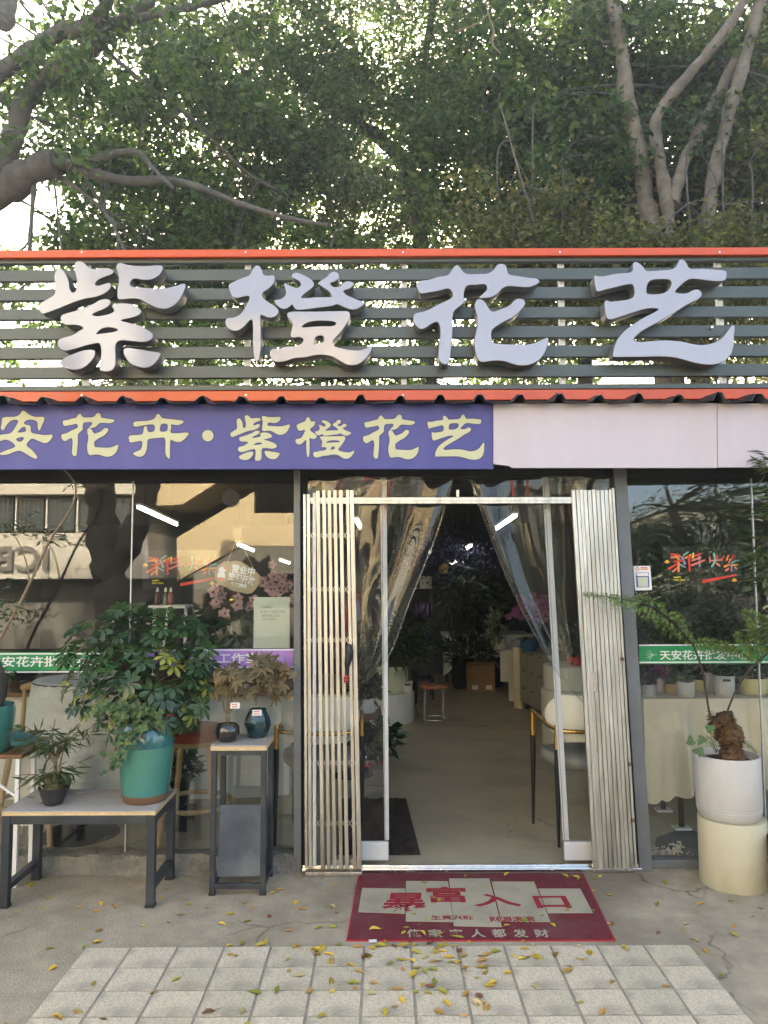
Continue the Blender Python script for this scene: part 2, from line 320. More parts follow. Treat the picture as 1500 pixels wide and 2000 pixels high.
def cracks(m):
    n = m.node_tree.nodes; l = m.node_tree.links; b = n['Principled BSDF']; src = b.inputs['Base Color'].links[0].from_socket
    tc = n.new('ShaderNodeTexCoord'); nz = n.new('ShaderNodeTexNoise'); nz.inputs['Scale'].default_value = 2.2; nz.inputs['Detail'].default_value = 8
    l.new(tc.outputs['Object'], nz.inputs['Vector']); mx = n.new('ShaderNodeMix'); mx.data_type = 'VECTOR'; mx.inputs['Factor'].default_value = .35; l.new(tc.outputs['Object'], mx.inputs['A']); l.new(nz.outputs['Color'], mx.inputs['B'])
    vo = n.new('ShaderNodeTexVoronoi'); vo.feature = 'DISTANCE_TO_EDGE'; vo.inputs['Scale'].default_value = 1.5; l.new(mx.outputs['Result'], vo.inputs['Vector'])
    mr = n.new('ShaderNodeMapRange'); mr.inputs['From Min'].default_value = .002; mr.inputs['From Max'].default_value = .010; mr.inputs['To Min'].default_value = .75; mr.inputs['To Max'].default_value = 0; l.new(vo.outputs['Distance'], mr.inputs['Value'])
    n2 = n.new('ShaderNodeTexNoise'); n2.inputs['Scale'].default_value = 1.1; l.new(tc.outputs['Object'], n2.inputs['Vector']); r2 = n.new('ShaderNodeMapRange'); r2.inputs['From Min'].default_value = .48; r2.inputs['From Max'].default_value = .6; l.new(n2.outputs['Fac'], r2.inputs['Value'])
    mu = n.new('ShaderNodeMath'); mu.operation = 'MULTIPLY'; l.new(mr.outputs[0], mu.inputs[0]); l.new(r2.outputs[0], mu.inputs[1])
    c = n.new('ShaderNodeMix'); c.data_type = 'RGBA'; l.new(mu.outputs[0], c.inputs['Factor']); l.new(src, c.inputs['A']); c.inputs['B'].default_value = (.09, .075, .05, 1); l.new(c.outputs['Result'], b.inputs['Base Color'])
cracks(M_conc); cracks(M_floor)

# ------------------------------------------------------------------ lettering
def text_obj(body, O, w, h, mt, parent, u=(1, 0, 0), v=(0, 0, 1), bold=0.0, th=.0006, rot=0, name='lettering', shear=0):
    c = bpy.data.curves.new('t', 'FONT'); c.body = body; c.size = 1; c.offset = bold; c.resolution_u = 3
    o = bpy.data.objects.new('t', c); COL.objects.link(o); dg = bpy.context.evaluated_depsgraph_get()
    me = bpy.data.meshes.new_from_object(o.evaluated_get(dg)); bpy.data.objects.remove(o); bpy.data.curves.remove(c)
    n = len(me.vertices); co = np.empty(n * 3, np.float32); me.vertices.foreach_get('co', co); co = co.reshape(n, 3)
    mn, mx = co.min(0), co.max(0); s = w / (mx[0] - mn[0]); s2 = (h / (mx[1] - mn[1])) if h else s
    x = (co[:, 0] - mn[0]) * s; y = (co[:, 1] - mn[1]) * s2; W_, H_ = w, (mx[1] - mn[1]) * s2
    x = x + shear * y; ca, sa = math.cos(rot), math.sin(rot); xr = (x - W_ / 2) * ca - (y - H_ / 2) * sa + W_ / 2; yr = (x - W_ / 2) * sa + (y - H_ / 2) * ca + H_ / 2
    U, Vv = np.array(Vector(u).normalized()), np.array(Vector(v).normalized()); N_ = np.cross(U, Vv)
    out = np.array(O)[None] + xr[:, None] * U + yr[:, None] * Vv + th * N_
    me.vertices.foreach_set('co', out.astype(np.float32).ravel()); me.update()
    return link(name, me, mt, parent)
def wall_text(body, x0, y0, x1, y1, Y, mt, parent, **k):    # text filling a pixel box on the vertical plane Y
    a, b, c = P(x0, y1, Y), P(x1, y1, Y), P(x0, y0, Y); a.y = Y
    return text_obj(body, a, b.x - a.x, c.z - a.z, mt, parent, **k)

GLY = {}
GLY['zi'] = (80, 510, 5, [
 [(45,510),(60,470),(120,430),(185,390),(205,345),(200,270),(195,200),(215,150),(250,135),(285,155),(315,205),(335,260),(342,330),(370,362),(400,345),(412,290),(408,220),(390,150),(388,95),(410,65),(450,65),(480,80),(520,120),(570,138),(640,128),(720,132),(765,160),(740,190),(670,215),(610,245),(585,285),(610,298),(660,285),(715,270),(740,290),(725,330),(670,375),(590,405),(500,420),(400,450),(300,490),(200,530),(110,562),(70,560)],
 [(800,90),(840,80),(900,100),(990,108),(1100,108),(1190,102),(1225,110),(1232,140),(1200,195),(1130,235),(1050,243),(980,230),(940,240),(918,275),(935,305),(1000,312),(1080,318),(1180,325),(1280,318),(1370,295),(1430,277),(1450,290),(1440,340),(1400,420),(1340,485),(1260,518),(1180,510),(1100,475),(1020,430),(940,420),(860,428),(810,425),(797,400),(800,330),(812,250),(805,180),(790,130)],
 [(258,590),(300,565),(390,540),(480,510),(570,470),(630,435),(690,425),(730,440),(725,480),(670,520),(600,550),(560,575),(600,588),(680,578),(740,560),(768,535),(745,490),(780,472),(860,465),(940,475),(1000,510),(1030,545),(1000,580),(930,605),(840,625),(860,640),(960,665),(1060,705),(1130,750),(1140,790),(1100,825),(1040,837),(940,828),(850,820),(800,835),(780,880),(782,960),(780,1050),(755,1100),(700,1120),(640,1112),(630,1080),(640,1000),(645,920),(630,855),(590,850),(500,870),(400,900),(310,920),(260,905),(230,870),(235,820),(280,795),(370,770),(430,730),(470,705),(440,680),(380,672),(310,672),(265,645)],
 [(598,760),(640,715),(700,697),(760,700),(802,720),(770,738),(700,748),(640,755)],
 [(250,1025),(300,985),(390,945),(480,915),(560,910),(587,930),(575,985),(530,1040),(470,1085),(390,1103),(310,1090),(262,1060)],
 [(855,925),(870,897),(910,892),(1000,905),(1100,922),(1180,935),(1212,950),(1190,1000),(1140,1055),(1080,1082),(1000,1075),(930,1045),(880,990)]])
GLY['cheng'] = (440, 510, 5, [
 [(65,290),(120,255),(200,220),(265,195),(290,140),(320,108),(355,108),(380,150),(395,190),(440,202),(490,198),(505,225),(490,280),(440,330),(395,360),(385,400),(430,445),(500,490),(538,530),(530,575),(480,603),(430,600),(375,578),(367,610),(370,700),(370,800),(370,900),(355,1000),(335,1020),(315,1000),(300,920),(295,800),(295,680),(285,625),(255,640),(210,690),(150,728),(90,725),(45,690),(32,640),(50,608),(110,600),(175,570),(225,500),(265,405),(210,400),(140,415),(95,395),(72,340)],
 [(500,440),(560,425),(605,390),(610,340),(592,285),(610,275),(660,300),(720,318),(755,290),(740,255),(700,235),(668,215),(680,180),(730,175),(800,205),(860,245),(880,285),(860,320),(800,365),(755,410),(800,415),(900,408),(1000,405),(1055,400),(1020,350),(960,310),(920,275),(950,245),(1000,215),(1030,180),(1070,162),(1110,180),(1118,225),(1080,255),(1035,275),(1060,305),(1110,310),(1150,285),(1185,255),(1240,260),(1258,290),(1220,325),(1160,350),(1200,390),(1290,430),(1365,460),(1330,500),(1270,525),(1210,520),(1150,495),(1100,475),(1050,492),(950,505),(850,518),(750,530),(700,520),(670,480),(640,505),(590,520),(540,500)],
 [(622,580),(640,550),(720,543),(850,545),(1000,542),(1120,540),(1200,540),(1225,570),(1215,620),(1180,680),(1130,750),(1080,800),(1058,840),(1070,872),(1130,892),(1220,912),(1320,915),(1390,890),(1430,868),(1438,890),(1410,950),(1350,1020),(1280,1055),(1200,1055),(1130,1020),(1050,975),(960,960),(880,965),(790,985),(700,990),(620,1015),(550,1028),(495,1020),(465,980),(458,930),(490,900),(540,905),(600,882),(690,875),(760,850),(778,810),(740,790),(680,795),(655,770),(665,720),(675,660),(650,620)],
 [(765,695),(800,660),(870,637),(970,633),(1060,640),(1092,660),(1060,682),(960,685),(850,690)],
 [(880,858),(890,800),(920,778),(960,778),(975,800),(970,835),(920,845)]])
GLY['hua'] = (790, 510, 5, [
 [(112,275),(150,250),(230,240),(320,212),(410,195),(440,155),(480,110),(500,100),(525,120),(560,165),(600,185),(700,185),(790,180),(850,145),(880,100),(920,87),(965,105),(980,160),(1000,190),(1080,205),(1180,220),(1260,230),(1288,258),(1250,290),(1180,312),(1080,308),(990,302),(930,325),(890,370),(830,405),(760,416),(712,414),(735,385),(780,340),(782,300),(750,283),(680,290),(600,295),(570,340),(562,400),(565,450),(530,490),(470,540),(455,600),(455,700),(450,800),(440,900),(430,1000),(410,1045),(370,1048),(335,1020),(320,960),(330,860),(340,760),(330,670),(300,645),(250,665),(190,705),(140,708),(95,665),(80,610),(95,565),(150,550),(220,530),(310,480),(400,440),(455,400),(450,355),(410,325),(330,345),(250,358),(160,372),(125,340)],
 [(668,490),(682,440),(715,426),(760,447),(800,510),(840,545),(910,525),(1000,485),(1050,435),(1095,420),(1140,435),(1148,475),(1110,530),(1040,595),(950,640),(870,690),(830,730),(828,800),(850,845),(920,855),(1030,860),(1130,862),(1230,850),(1320,810),(1365,795),(1372,830),(1350,910),(1300,990),(1220,1045),(1130,1062),(1040,1050),(950,1020),(850,1015),(760,1028),(715,1020),(685,970),(668,880),(668,800),(690,700),(695,600),(675,530)]])
GLY['yi'] = (1130, 510, 5, [
 [(112,215),(130,200),(160,208),(220,203),(320,182),(440,172),(478,150),(480,95),(500,70),(535,80),(575,110),(605,150),(650,157),(760,150),(860,137),(900,100),(925,55),(950,45),(985,65),(1005,105),(1040,138),(1150,135),(1280,145),(1370,158),(1375,220),(1355,248),(1290,255),(1180,245),(1080,232),(1010,240),(950,285),(885,355),(950,372),(1010,365),(1060,338),(1110,335),(1140,370),(1125,410),(1060,450),(980,490),(880,555),(760,625),(640,690),(540,750),(485,810),(540,835),(650,828),(780,820),(920,828),(1020,848),(1120,865),(1220,855),(1310,815),(1370,755),(1415,690),(1440,675),(1455,695),(1448,780),(1445,860),(1420,950),(1360,1015),(1280,1048),(1190,1053),(1090,1040),(980,1010),(860,982),(740,975),(600,978),(420,980),(310,980),(290,960),(300,890),(330,820),(390,740),(480,670),(590,600),(680,555),(725,525),(680,513),(600,520),(480,555),(360,595),(270,622),(230,600),(215,540),(210,460),(232,435),(265,450),(360,440),(450,425),(490,395),(495,330),(475,288),(420,287),(320,312),(220,335),(150,355),(125,320)],
 [(612,360),(615,300),(640,255),(690,238),(790,235),(835,245),(850,280),(830,325),(790,360),(720,378),(640,378)]])
GLY['an'] = (0, 790, 3.75, [
 [(20,100),(50,92),(110,90),(145,75),(165,47),(185,52),(215,75),(260,92),(320,92),(325,115),(305,160),(290,190),(278,175),(275,130),(240,112),(200,115),(175,135),(190,148),(225,160),(230,205),(290,220),(340,225),(385,222),(375,255),(340,283),(300,275),(240,250),(215,265),(195,300),(230,330),(265,370),(272,395),(240,390),(190,360),(150,340),(110,345),(60,365),(10,370),(5,355),(50,335),(100,318),(112,300),(80,270),(40,258),(0,270),(-40,290),(-60,270),(-30,235),(20,220),(75,212),(105,180),(135,125),(115,112),(80,120),(50,150),(25,188),(8,175),(15,130)],
 [(130,205),(150,178),(175,163),(190,175),(185,200)], [(118,255),(130,245),(160,238),(177,248),(160,270),(135,272)]])
GLY['hui'] = (0, 790, 3.75, [
 [(978,135),(1000,125),(1080,120),(1130,105),(1150,72),(1170,75),(1190,100),(1250,108),(1335,118),(1340,135),(1300,152),(1255,145),(1255,165),(1250,205),(1290,212),(1380,207),(1360,245),(1320,275),(1280,270),(1250,260),(1245,320),(1243,395),(1225,385),(1212,350),(1210,250),(1160,245),(1095,252),(1080,270),(1075,330),(1050,375),(1010,382),(975,360),(1000,345),(1035,325),(1042,270),(1000,272),(955,278),(945,255),(950,230),(1000,225),(1045,215),(1055,170),(1075,160),(1085,200),(1130,195),(1130,150),(1080,148),(1000,162),(980,155)],
 [(1172,195),(1178,150),(1200,140),(1228,148),(1222,195)]])
def glyph_px(key):
    ox, oy, s, cs = GLY[key]; out = []
    for c in cs:
        n = len(c); pts = []
        for i in range(n):
            p0, p1, p2, p3 = (np.array(c[(i + k) % n], float) for k in (-1, 0, 1, 2))
            for t in (0, .34, .67):
                pts.append(.5 * (2 * p1 + (p2 - p0) * t + (2 * p0 - 5 * p1 + 4 * p2 - p3) * t * t + (3 * p1 - p0 - 3 * p2 + p3) * t ** 3))
        out.append(np.array(pts) / s + np.array([ox, oy]))
    return out
def glyph_mesh(contours, Y, th, bevel, offset=0.0):          # contours in pixels -> solid letter standing on plane Y (its back), th thick
    cu = bpy.data.curves.new('g', 'CURVE'); cu.dimensions = '2D'; cu.fill_mode = 'BOTH'; cu.extrude = th / 2; cu.bevel_depth = bevel; cu.bevel_resolution = 2; cu.offset = offset - bevel
    for c in contours:
        sp = cu.splines.new('POLY'); sp.points.add(len(c) - 1)
        for k, (x, y) in enumerate(c):
            p = P(x, y, Y); sp.points[k].co = (p.x, p.z, 0, 1)
        sp.use_cyclic_u = True
    o = bpy.data.objects.new('g', cu); COL.objects.link(o); dg = bpy.context.evaluated_depsgraph_get()
    me = bpy.data.meshes.new_from_object(o.evaluated_get(dg)); bpy.data.objects.remove(o); bpy.data.curves.remove(cu)
    me.transform(Matrix(((1, 0, 0, 0), (0, 0, -1, Y - th / 2), (0, 1, 0, 0), (0, 0, 0, 1)))); me.update(); return me

# ------------------------------------------------------------------ ground, path, shop shell
def sheet(name, x0, x1, y0, y1, z, mt, nx=2, ny=2, kind='structure', bumpz=None):
    b = MB(); rows = [[Vector((lerp(x0, x1, i / nx), lerp(y0, y1, j / ny), z)) for i in range(nx + 1)] for j in range(ny + 1)]
    b.grid(rows); o = b.build(name, mt); o['kind'] = kind; return o
sheet('ground', -300, 300, -300, 300, -.03, M_asph)
sheet('apron', -9, 9, -4.6, 0.02, 0.0, M_conc)
sheet('floor', -5.5, 5.5, 0.02, 8.2, .002, M_floor)
PX0 = G(111, 1927).x; TW = .1985; TD = .174; TY0 = -.852
pb = MB(); pb.box2((PX0 - .004, TY0 - 7 * TD, .0), (PX0 + 13 * TW + .004, TY0 + .004, .0105)); path = pb.build('path', M_joint); path['kind'] = 'structure'
tm = MB().box((0, 0, .006), (TW - .012, TD - .010, .012)).mesh('tile'); tm.materials.append(M_tile)
for j in range(7):
    for i in range(13):
        o = inst('tile', tm, Matrix.Translation((PX0 + (i + .5) * TW, TY0 - (j + .5) * TD, .0025 + random.uniform(-.001, .0015))) @ Euler((random.uniform(-.004, .004), random.uniform(-.004, .004), random.uniform(-.008, .008))).to_matrix().to_4x4(), path)
        if i == 0 and j == 0: bv = o.modifiers.new('bevel', 'BEVEL'); bv.width = .002

ZT = P(745, 916, -.26).z                  # bottom of the banner
ZW = P(745, 936, GL).z                    # top of the glass
ZS = P(745, 776, -.30).z                  # top of the banner
shop = thing('flower_shop', 'single storey flower shop with glass front and corrugated dark roof', 'shop', (0, 0, 0))
MB().box2((-5.6, .10, ZW), (5.6, .30, ZS + .02)).build('lintel', M_dark, shop)
MB().box2((-5.6, -.24, ZT + .05), (5.6, .10, ZT + .09)).build('soffit', M_dark, shop)
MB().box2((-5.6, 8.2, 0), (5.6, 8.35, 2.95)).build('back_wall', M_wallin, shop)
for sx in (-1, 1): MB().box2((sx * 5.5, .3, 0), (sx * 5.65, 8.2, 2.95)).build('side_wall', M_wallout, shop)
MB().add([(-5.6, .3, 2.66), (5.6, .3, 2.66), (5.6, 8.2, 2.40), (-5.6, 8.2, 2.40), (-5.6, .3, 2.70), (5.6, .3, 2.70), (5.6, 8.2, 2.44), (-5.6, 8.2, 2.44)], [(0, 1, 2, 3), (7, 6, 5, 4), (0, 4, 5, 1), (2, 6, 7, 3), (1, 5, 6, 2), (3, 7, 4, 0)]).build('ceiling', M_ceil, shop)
# corrugated roof sheet with its bent front edge
yr0, yr1 = -.36, 8.6; zr = P(745, 786, yr0).z
prof = []; x = -5.6; k = 0
rr = random.Random(3)
while x < 5.6:
    h = .040 * rr.uniform(.7, 1.15)
    prof += [(x, 0), (x + .085, .004), (x + .105, .006), (x + .128, h), (x + .152, h * .95), (x + .170, .006)]; x += .206
b = MB(); rows = []
for (yy, zz, warp) in ((yr0, zr, 1), (yr0 + .02, zr + .002, .8), (yr0 + .10, zr + .012, .3), (yr1, zr + .55, 0)):
    rows.append([Vector((px_, yy + rr.uniform(-.012, .012) * warp, zz + pz * (1 if warp else 1) + rr.uniform(-.006, .006) * warp)) for px_, pz in prof])
b.grid(rows); ro = b.build('roof_sheet', M_roof, shop, smooth=35); sd = ro.modifiers.new('thick', 'SOLIDIFY'); sd.thickness = .003
# broken concrete plinth under the left window
def plinth(pxa, pxb, y1, y2, Y0, Y1, seed):
    r = random.Random(seed); a, c = G(pxa, y2), G(pxb, y2); n = 40; rows = []
    h = .095
    for (yy, zz) in ((Y0 - .03, -.01), (Y0 - .012, h * .5), (Y0, h), (Y1, h)):
        rows.append([Vector((lerp(a.x, c.x, i / n), yy + r.uniform(-.014, .014), zz + (r.uniform(-.016, .008) if zz > 0 else 0))) for i in range(n + 1)])
    return MB().grid(rows).build('plinth', M_kerb, shop, smooth=60)
plinth(-400, 576, 1690, 1722, .0, .12, 1)
MB().box2((G(1262, 1700).x, .0, -.01), (4.9, .12, .012)).build('plinth', M_kerb, shop)

# window frames: each shop window is a thing (panes, bottom rail, mullions)
zb = P(745, 1674, GL).z
def bar2(pa, pb_, wpx0, wpx1, Y, depth, mt, name, parent, bev=.003):   # upright given by pixel centre line and widths at its ends
    a0, a1 = P(pa[0] - wpx0 / 2, pa[1], Y), P(pa[0] + wpx0 / 2, pa[1], Y); b0, b1 = P(pb_[0] - wpx1 / 2, pb_[1], Y), P(pb_[0] + wpx1 / 2, pb_[1], Y)
    vs = [(a0.x, Y, a0.z), (a1.x, Y, a1.z), (b1.x, Y, b1.z), (b0.x, Y, b0.z)]; vs += [(x_, Y + depth, z_) for x_, _, z_ in vs]
    return MB().add(vs, [(3, 2, 1, 0), (4, 5, 6, 7), (0, 1, 5, 4), (1, 2, 6, 5), (2, 3, 7, 6), (3, 0, 4, 7)]).build(name, mt, parent, bev=bev)
wl = thing('shop_window', 'large shop window left of the door with lilac and green strips across it', 'window', (P(300, 1690, GL).x, GL, zb))
xl0, xl1, xl2 = -4.4, P(252, 1300, GL).x, P(575, 1300, GL).x
MB().box2((xl0, GL, zb), (xl1 - .003, GL + .008, ZW + .1)).build('pane', M_glass, wl)
MB().box2((xl1 + .003, GL, zb), (xl2, GL + .008, ZW + .1)).build('pane', M_glass, wl)
MB().box2((xl1 - .003, GL - .002, zb), (xl1 + .003, GL + .012, ZW)).build('joint', M_pipe, wl)
MB().box2((xl0, GL - .035, zb - .055), (xl2, GL + .05, zb + .003)).build('bottom_rail', M_frame, wl, bev=.004)
MB().box2((xl0, GL - .02, ZW - .004), (xl2, GL + .04, ZW + .1)).build('top_rail', M_dark, wl)
wr = thing('shop_window', 'large shop window right of the door with a green strip and white payment card', 'window', (P(1400, 1690, GL).x, GL, zb))
xr0, xr1, xr2 = P(1232, 1300, GL).x, P(1483, 1300, GL).x, 4.4
MB().box2((xr0, GL, zb - .02), (xr1 - .003, GL + .008, ZW + .1)).build('pane', M_glassr, wr)
MB().box2((xr1 + .003, GL, zb - .02), (xr2, GL + .008, ZW + .1)).build('pane', M_glassr, wr)
MB().box2((xr1 - .003, GL - .002, zb - .02), (xr1 + .003, GL + .012, ZW)).build('joint', M_pipe, wr)
MB().box2((xr0, GL - .035, zb - .09), (xr2, GL + .05, zb - .012)).build('bottom_rail', M_frame, wr, bev=.004)
MB().box2((xr0, GL - .02, ZW - .004), (xr2, GL + .04, ZW + .1)).build('top_rail', M_dark, wr)
df = thing('door_frame', 'grey metal posts on both sides of the open shop doorway', 'door frame', (0, 0, 0))
bar2((580, 900), (581, 1706), 13, 15, -.005, .11, M_frame, 'post', df)
bar2((594, 900), (592, 1700), 12, 6, .03, .06, M_dark, 'inner_post', df)
bar2((1210, 900), (1262, 1703), 25, 25, -.005, .11, M_frame, 'post', df)
bar2((1193, 900), (1243, 1700), 10, 12, .03, .06, M_dark, 'inner_post', df)
MB().box2((P(590, 930, .05).x, .02, ZW + .01), (P(1200, 930, .05).x, .09, ZW + .07)).build('header', M_dark, df)
th_ = thing('door_threshold', 'shiny steel threshold strip along the foot of the doorway', 'threshold', (0, 0, 0))
a, c = G(590, 1703), G(1252, 1700)
MB().box2((a.x, -.02, .0), (c.x, .05, .022)).build('rail', M_brush, th_, bev=.004)
MB().box2((a.x, .008, .022), (c.x, .02, .032)).build('rib', M_brush, th_, bev=.002)

# ------------------------------------------------------------------ fascia banner and blank panel
YB = -.27
def panel(x0, y0, x1, y1, Y, t, mt, name, parent, yb0=None, yb1=None):
    a, b_, c, d = P(x0, y1, Y), P(x1, yb1 or y1, Y), P(x1, y0, Y), P(x0, y0, Y)
    vs = [a, b_, c, d]; vs += [Vector((p.x, Y + t, p.z)) for p in vs]
    return MB().add(vs, [(0, 1, 2, 3), (7, 6, 5, 4), (0, 4, 5, 1), (1, 5, 6, 2), (2, 6, 7, 3), (3, 7, 4, 0)]).build(name, mt, parent, bev=.002)
ban = thing('shop_banner', 'purple shop banner with pale yellow Chinese lettering above the left window', 'banner', P(480, 916, YB))
panel(-330, 789, 964, 917, YB, .03, M_purple, 'board', ban, yb1=916)
def remap(key, bx):
    cs = glyph_px(key); al = np.concatenate(cs); mn, mx = al.min(0), al.max(0)
    return [(c - mn) / (mx - mn) * np.array([bx[2] - bx[0], bx[3] - bx[1]]) + np.array([bx[0], bx[1]]) for c in cs]
for key, bx in (('an', None), ('hua', (120, 807, 231, 892)), ('hui', None), ('zi', (450, 811, 566, 900)), ('cheng', (577, 815, 692, 896)), ('hua', (709, 810, 818, 897)), ('yi', (835, 810, 946, 898))):
    cs = glyph_px(key) if bx is None else remap(key, bx)
    ch = link('character', glyph_mesh(cs, YB - .0015, .0018, 0), M_cream, ban)
    link('outline', glyph_mesh(cs, YB, .0012, 0, .005), M_pdark, ch)
dot = [np.array([(406 + 11 * math.cos(t), 851 - 11 * math.sin(t)) for t in np.linspace(0, 2 * math.pi, 24, endpoint=False)])]
ch = link('dot', glyph_mesh(dot, YB - .0015, .0018, 0), M_cream, ban); link('outline', glyph_mesh(dot, YB, .0012, 0, .005), M_pdark, ch)
pnk = thing('fascia_panel', 'blank pale pink fascia panel right of the purple banner', 'panel', P(1230, 914, YB - .012))
YK = YB - .014
def pinkboard(x0, x1, yb_, cut=0):
    cs = [(x0, 788), (x1, 787), (x1, yb_)] + ([(x0 + 36, yb_), (x0 + 30, yb_ - 4), (x0 + 4, yb_ - 7)] if cut else []) + [(x0, yb_ - (8 if cut else 0))]
    vs = [P(px_, py_, YK) for px_, py_ in cs]; n = len(vs); vs2 = [Vector((p.x, YK + .012, p.z)) for p in vs]
    return MB().add(vs + vs2, [tuple(range(n - 1, -1, -1)), tuple(range(n, 2 * n))] + [(i, (i + 1) % n, n + (i + 1) % n, n + i) for i in range(n)]).build('panel_board', M_pink, pnk, bev=.0015)
pinkboard(964, 1400.4, 914, 1); pinkboard(1401.6, 1830, 913)

# ------------------------------------------------------------------ slatted sign with raised letters
YS = -.10
sg = thing('slatted_sign', 'long grey slatted sign with orange edges and four raised white Chinese characters', 'sign', P(750, 782, YS))
XL, XR = -3.6, 3.6
def hbar(y0, y1, Y, d, mt, name, bev=.003, dx=0, tilt=0):
    z1, z0 = P(745, y0, Y).z, P(745, y1, Y).z
    return MB().box(((XL + XR) / 2, Y + d / 2, (z0 + z1) / 2), (XR - XL, d, z1 - z0), (tilt, 0, 0)).build(name, mt, sg, bev=bev)
hbar(485.5, 500.5, YS - .035, .10, M_orange, 'edge_trim', .004)
hbar(762, 782, YS - .035, .10, M_orange, 'edge_trim', .004)
hbar(503, 512, YS - .005, .035, M_dgrey, 'slat'); hbar(751, 761, YS - .005, .035, M_dgrey, 'slat')
for y0, y1 in ((524.5, 547), (561.5, 584.5), (600.5, 622), (637.5, 660.5), (675.5, 698.5), (713.5, 737)):
    o = hbar(y0, y1, YS, .03, M_dgrey, 'slat', .003, tilt=random.uniform(-.025, .025))
for (xt, xb) in ((-140, -150), (168, 165), (483, 482), (790, 789), (1096, 1101), (1403, 1416), (1710, 1735)):
    bar2((xt, 492), (xb, 775), 10, 10, YS + .034, .04, M_white, 'post', sg)
scm = MB().lathe((0, 0, 0), [(.006, 0), (.005, .004)], 8).mesh('screw'); scm.materials.append(M_brush)
for y_ in (493, 772):
    for x_ in (160, 480, 787, 1093, 1405):
        inst('screw', scm, Matrix.Translation(P(x_, y_, YS - .035)) @ Matrix.Rotation(R(90), 4, 'X'), sg)
for key, lab in (('zi', 'first raised character from the left, broad and many-stroked'), ('cheng', 'second raised character, with a tall narrow left half'), ('hua', 'third raised character, ending in an upward hook'), ('yi', 'fourth raised character, a wide Z-shaped stroke under a bar')):
    me = glyph_mesh(glyph_px(key), YS - .035, .085, .003)
    o = link('character', me, [M_acry, M_return], sg, label=lab)
    nrm = np.empty(len(me.polygons) * 3, np.float32); me.polygons.foreach_get('normal', nrm); nrm = nrm.reshape(-1, 3)
    cen = np.empty(len(me.polygons) * 3, np.float32); me.polygons.foreach_get('center', cen); cen = cen.reshape(-1, 3) + np.array(ORG[sg.name])
    mi = np.where((nrm[:, 1] < -.3) & (cen[:, 1] < YS - .11), 0, 1).astype(np.int32); me.polygons.foreach_set('material_index', mi)
    for y_ in (1,):
        al = np.concatenate(glyph_px(key)); cxp, cyp = al.mean(0)
        pb_ = MB()
        for q in range(6):
            c0 = al[int(len(al) * q / 6)]; c0 = c0 + (np.array([cxp, cyp]) - c0) * .18; p = P(c0[0], c0[1], YS - .035)
            pb_.box((p.x, YS - .018, p.z), (.012, .036, .012))
        pb_.build('standoff', M_brush, o)

# ------------------------------------------------------------------ folding gates
YG = -.05
def gate(name, label, slats, rows, lattice=True):
    g = thing(name, label, 'folding gate', (P(slats[0][2], 1697, YG).x, YG, 0))
    for (x0, y0, x1, y1, wpx, mt, nm) in slats:
        dy = random.uniform(-.006, .006)
        bar2((x0, y0), (x1, y1), wpx, wpx * 1.06, YG + dy, .022, mt, nm, g, bev=.002)
    for i in range(len(rows)):
        y = rows[i]; b = MB(); f = (y - slats[0][1]) / 735.0
        xs = [lerp(s[0], s[2], f) for s in slats]
        for k in range(len(xs) - 1):
            gap = xs[k + 1] - xs[k]
            if gap < 6: continue
            for d, yy in ((1, YG + .024), (-1, YG + .030)):
                p0, p1 = P(xs[k] - 3, y - 17 * d, yy), P(xs[k + 1] + 3, y + 17 * d, yy)
                b.bar(p0, p1, .003, .008, up=(0, 1, 0))
        b.build('scissor_brace', M_steel, g)
    return g
GS = [(594.5, 965, 598, 1695, 5, M_steel, 'slat'), (602, 965, 606, 1695, 6.5, M_steel, 'slat'), (614, 962, 614, 1690, 6.5, M_pipe, 'pipe')]
for x0, x1, w in ((621, 630, 7), (632.6, 642, 6.5), (643.2, 653.5, 6.5), (654, 666, 6.5), (665.6, 677.5, 7), (678.6, 692.5, 6), (686.8, 702, 8)):
    GS.append((x0, 957.5 + random.uniform(-1, 1), x1, 1697, w, M_steel, 'slat'))
gl_ = gate('folding_gate', 'half folded steel gate with open gaps, left of the doorway', GS, (1046, 1151, 1250, 1360, 1490, 1608))
hb = MB()
p0 = P(598, 966, YG); 
gate_foot = MB().box2((P(596, 1690, YG).x, YG - .012, .004), (P(707, 1690, YG).x, YG + .045, .022)).build('bottom_track', M_steel, gl_, bev=.002)
for px_ in (612, 655, 692):
    c = P(px_, 1683, YG + .02); MB().tube([(c.x, YG + .02, c.z), (c.x, YG + .034, c.z)], .022, 14).build('roller', M_brush, gl_, smooth=40)
GS2 = []
xs = [(1120, 1163, 7), (1128.5, 1170.5, 6.5), (1135.5, 1177, 6), (1142.7, 1185, 7.2), (1151.3, 1194, 7), (1159.5, 1202.5, 7), (1167.7, 1211, 7), (1176, 1219.5, 7), (1184, 1227.5, 7), (1191.6, 1235.5, 6), (1197.5, 1243, 4.5)]
for i, (x0, x1, w) in enumerate(xs):
    GS2.append((x0, 956 - (3 if i == 10 else 0) + random.uniform(-1.2, 1.2), x1, 1697, w, M_steel, 'slat'))
gr_ = gate('folding_gate', 'fully folded steel gate with its slats packed together, right of the doorway', GS2, ())
c = P(1162, 1330, YG); MB().box((c.x, YG - .008, c.z), (.02, .012, .11)).build('latch_plate', M_brush, gr_, bev=.002)
for x_, y_ in ((1229, 1492), (1236, 1602), (1215, 1287)):
    c = P(x_, y_, YG); MB().tube([(c.x, YG - .01, c.z), (c.x, YG, c.z)], .010, 10).build('bolt', M_clay, gr_, smooth=40)
gt = thing('gate_rail', 'horizontal steel top rail joining the two folding gates across the doorway', 'rail', P(905, 978, YG))
a, c = P(606, 978, YG + .02), P(1120, 977, YG + .02)
MB().bar(a, c, .016, .038).build('rail', M_steel, gt, bev=.003)
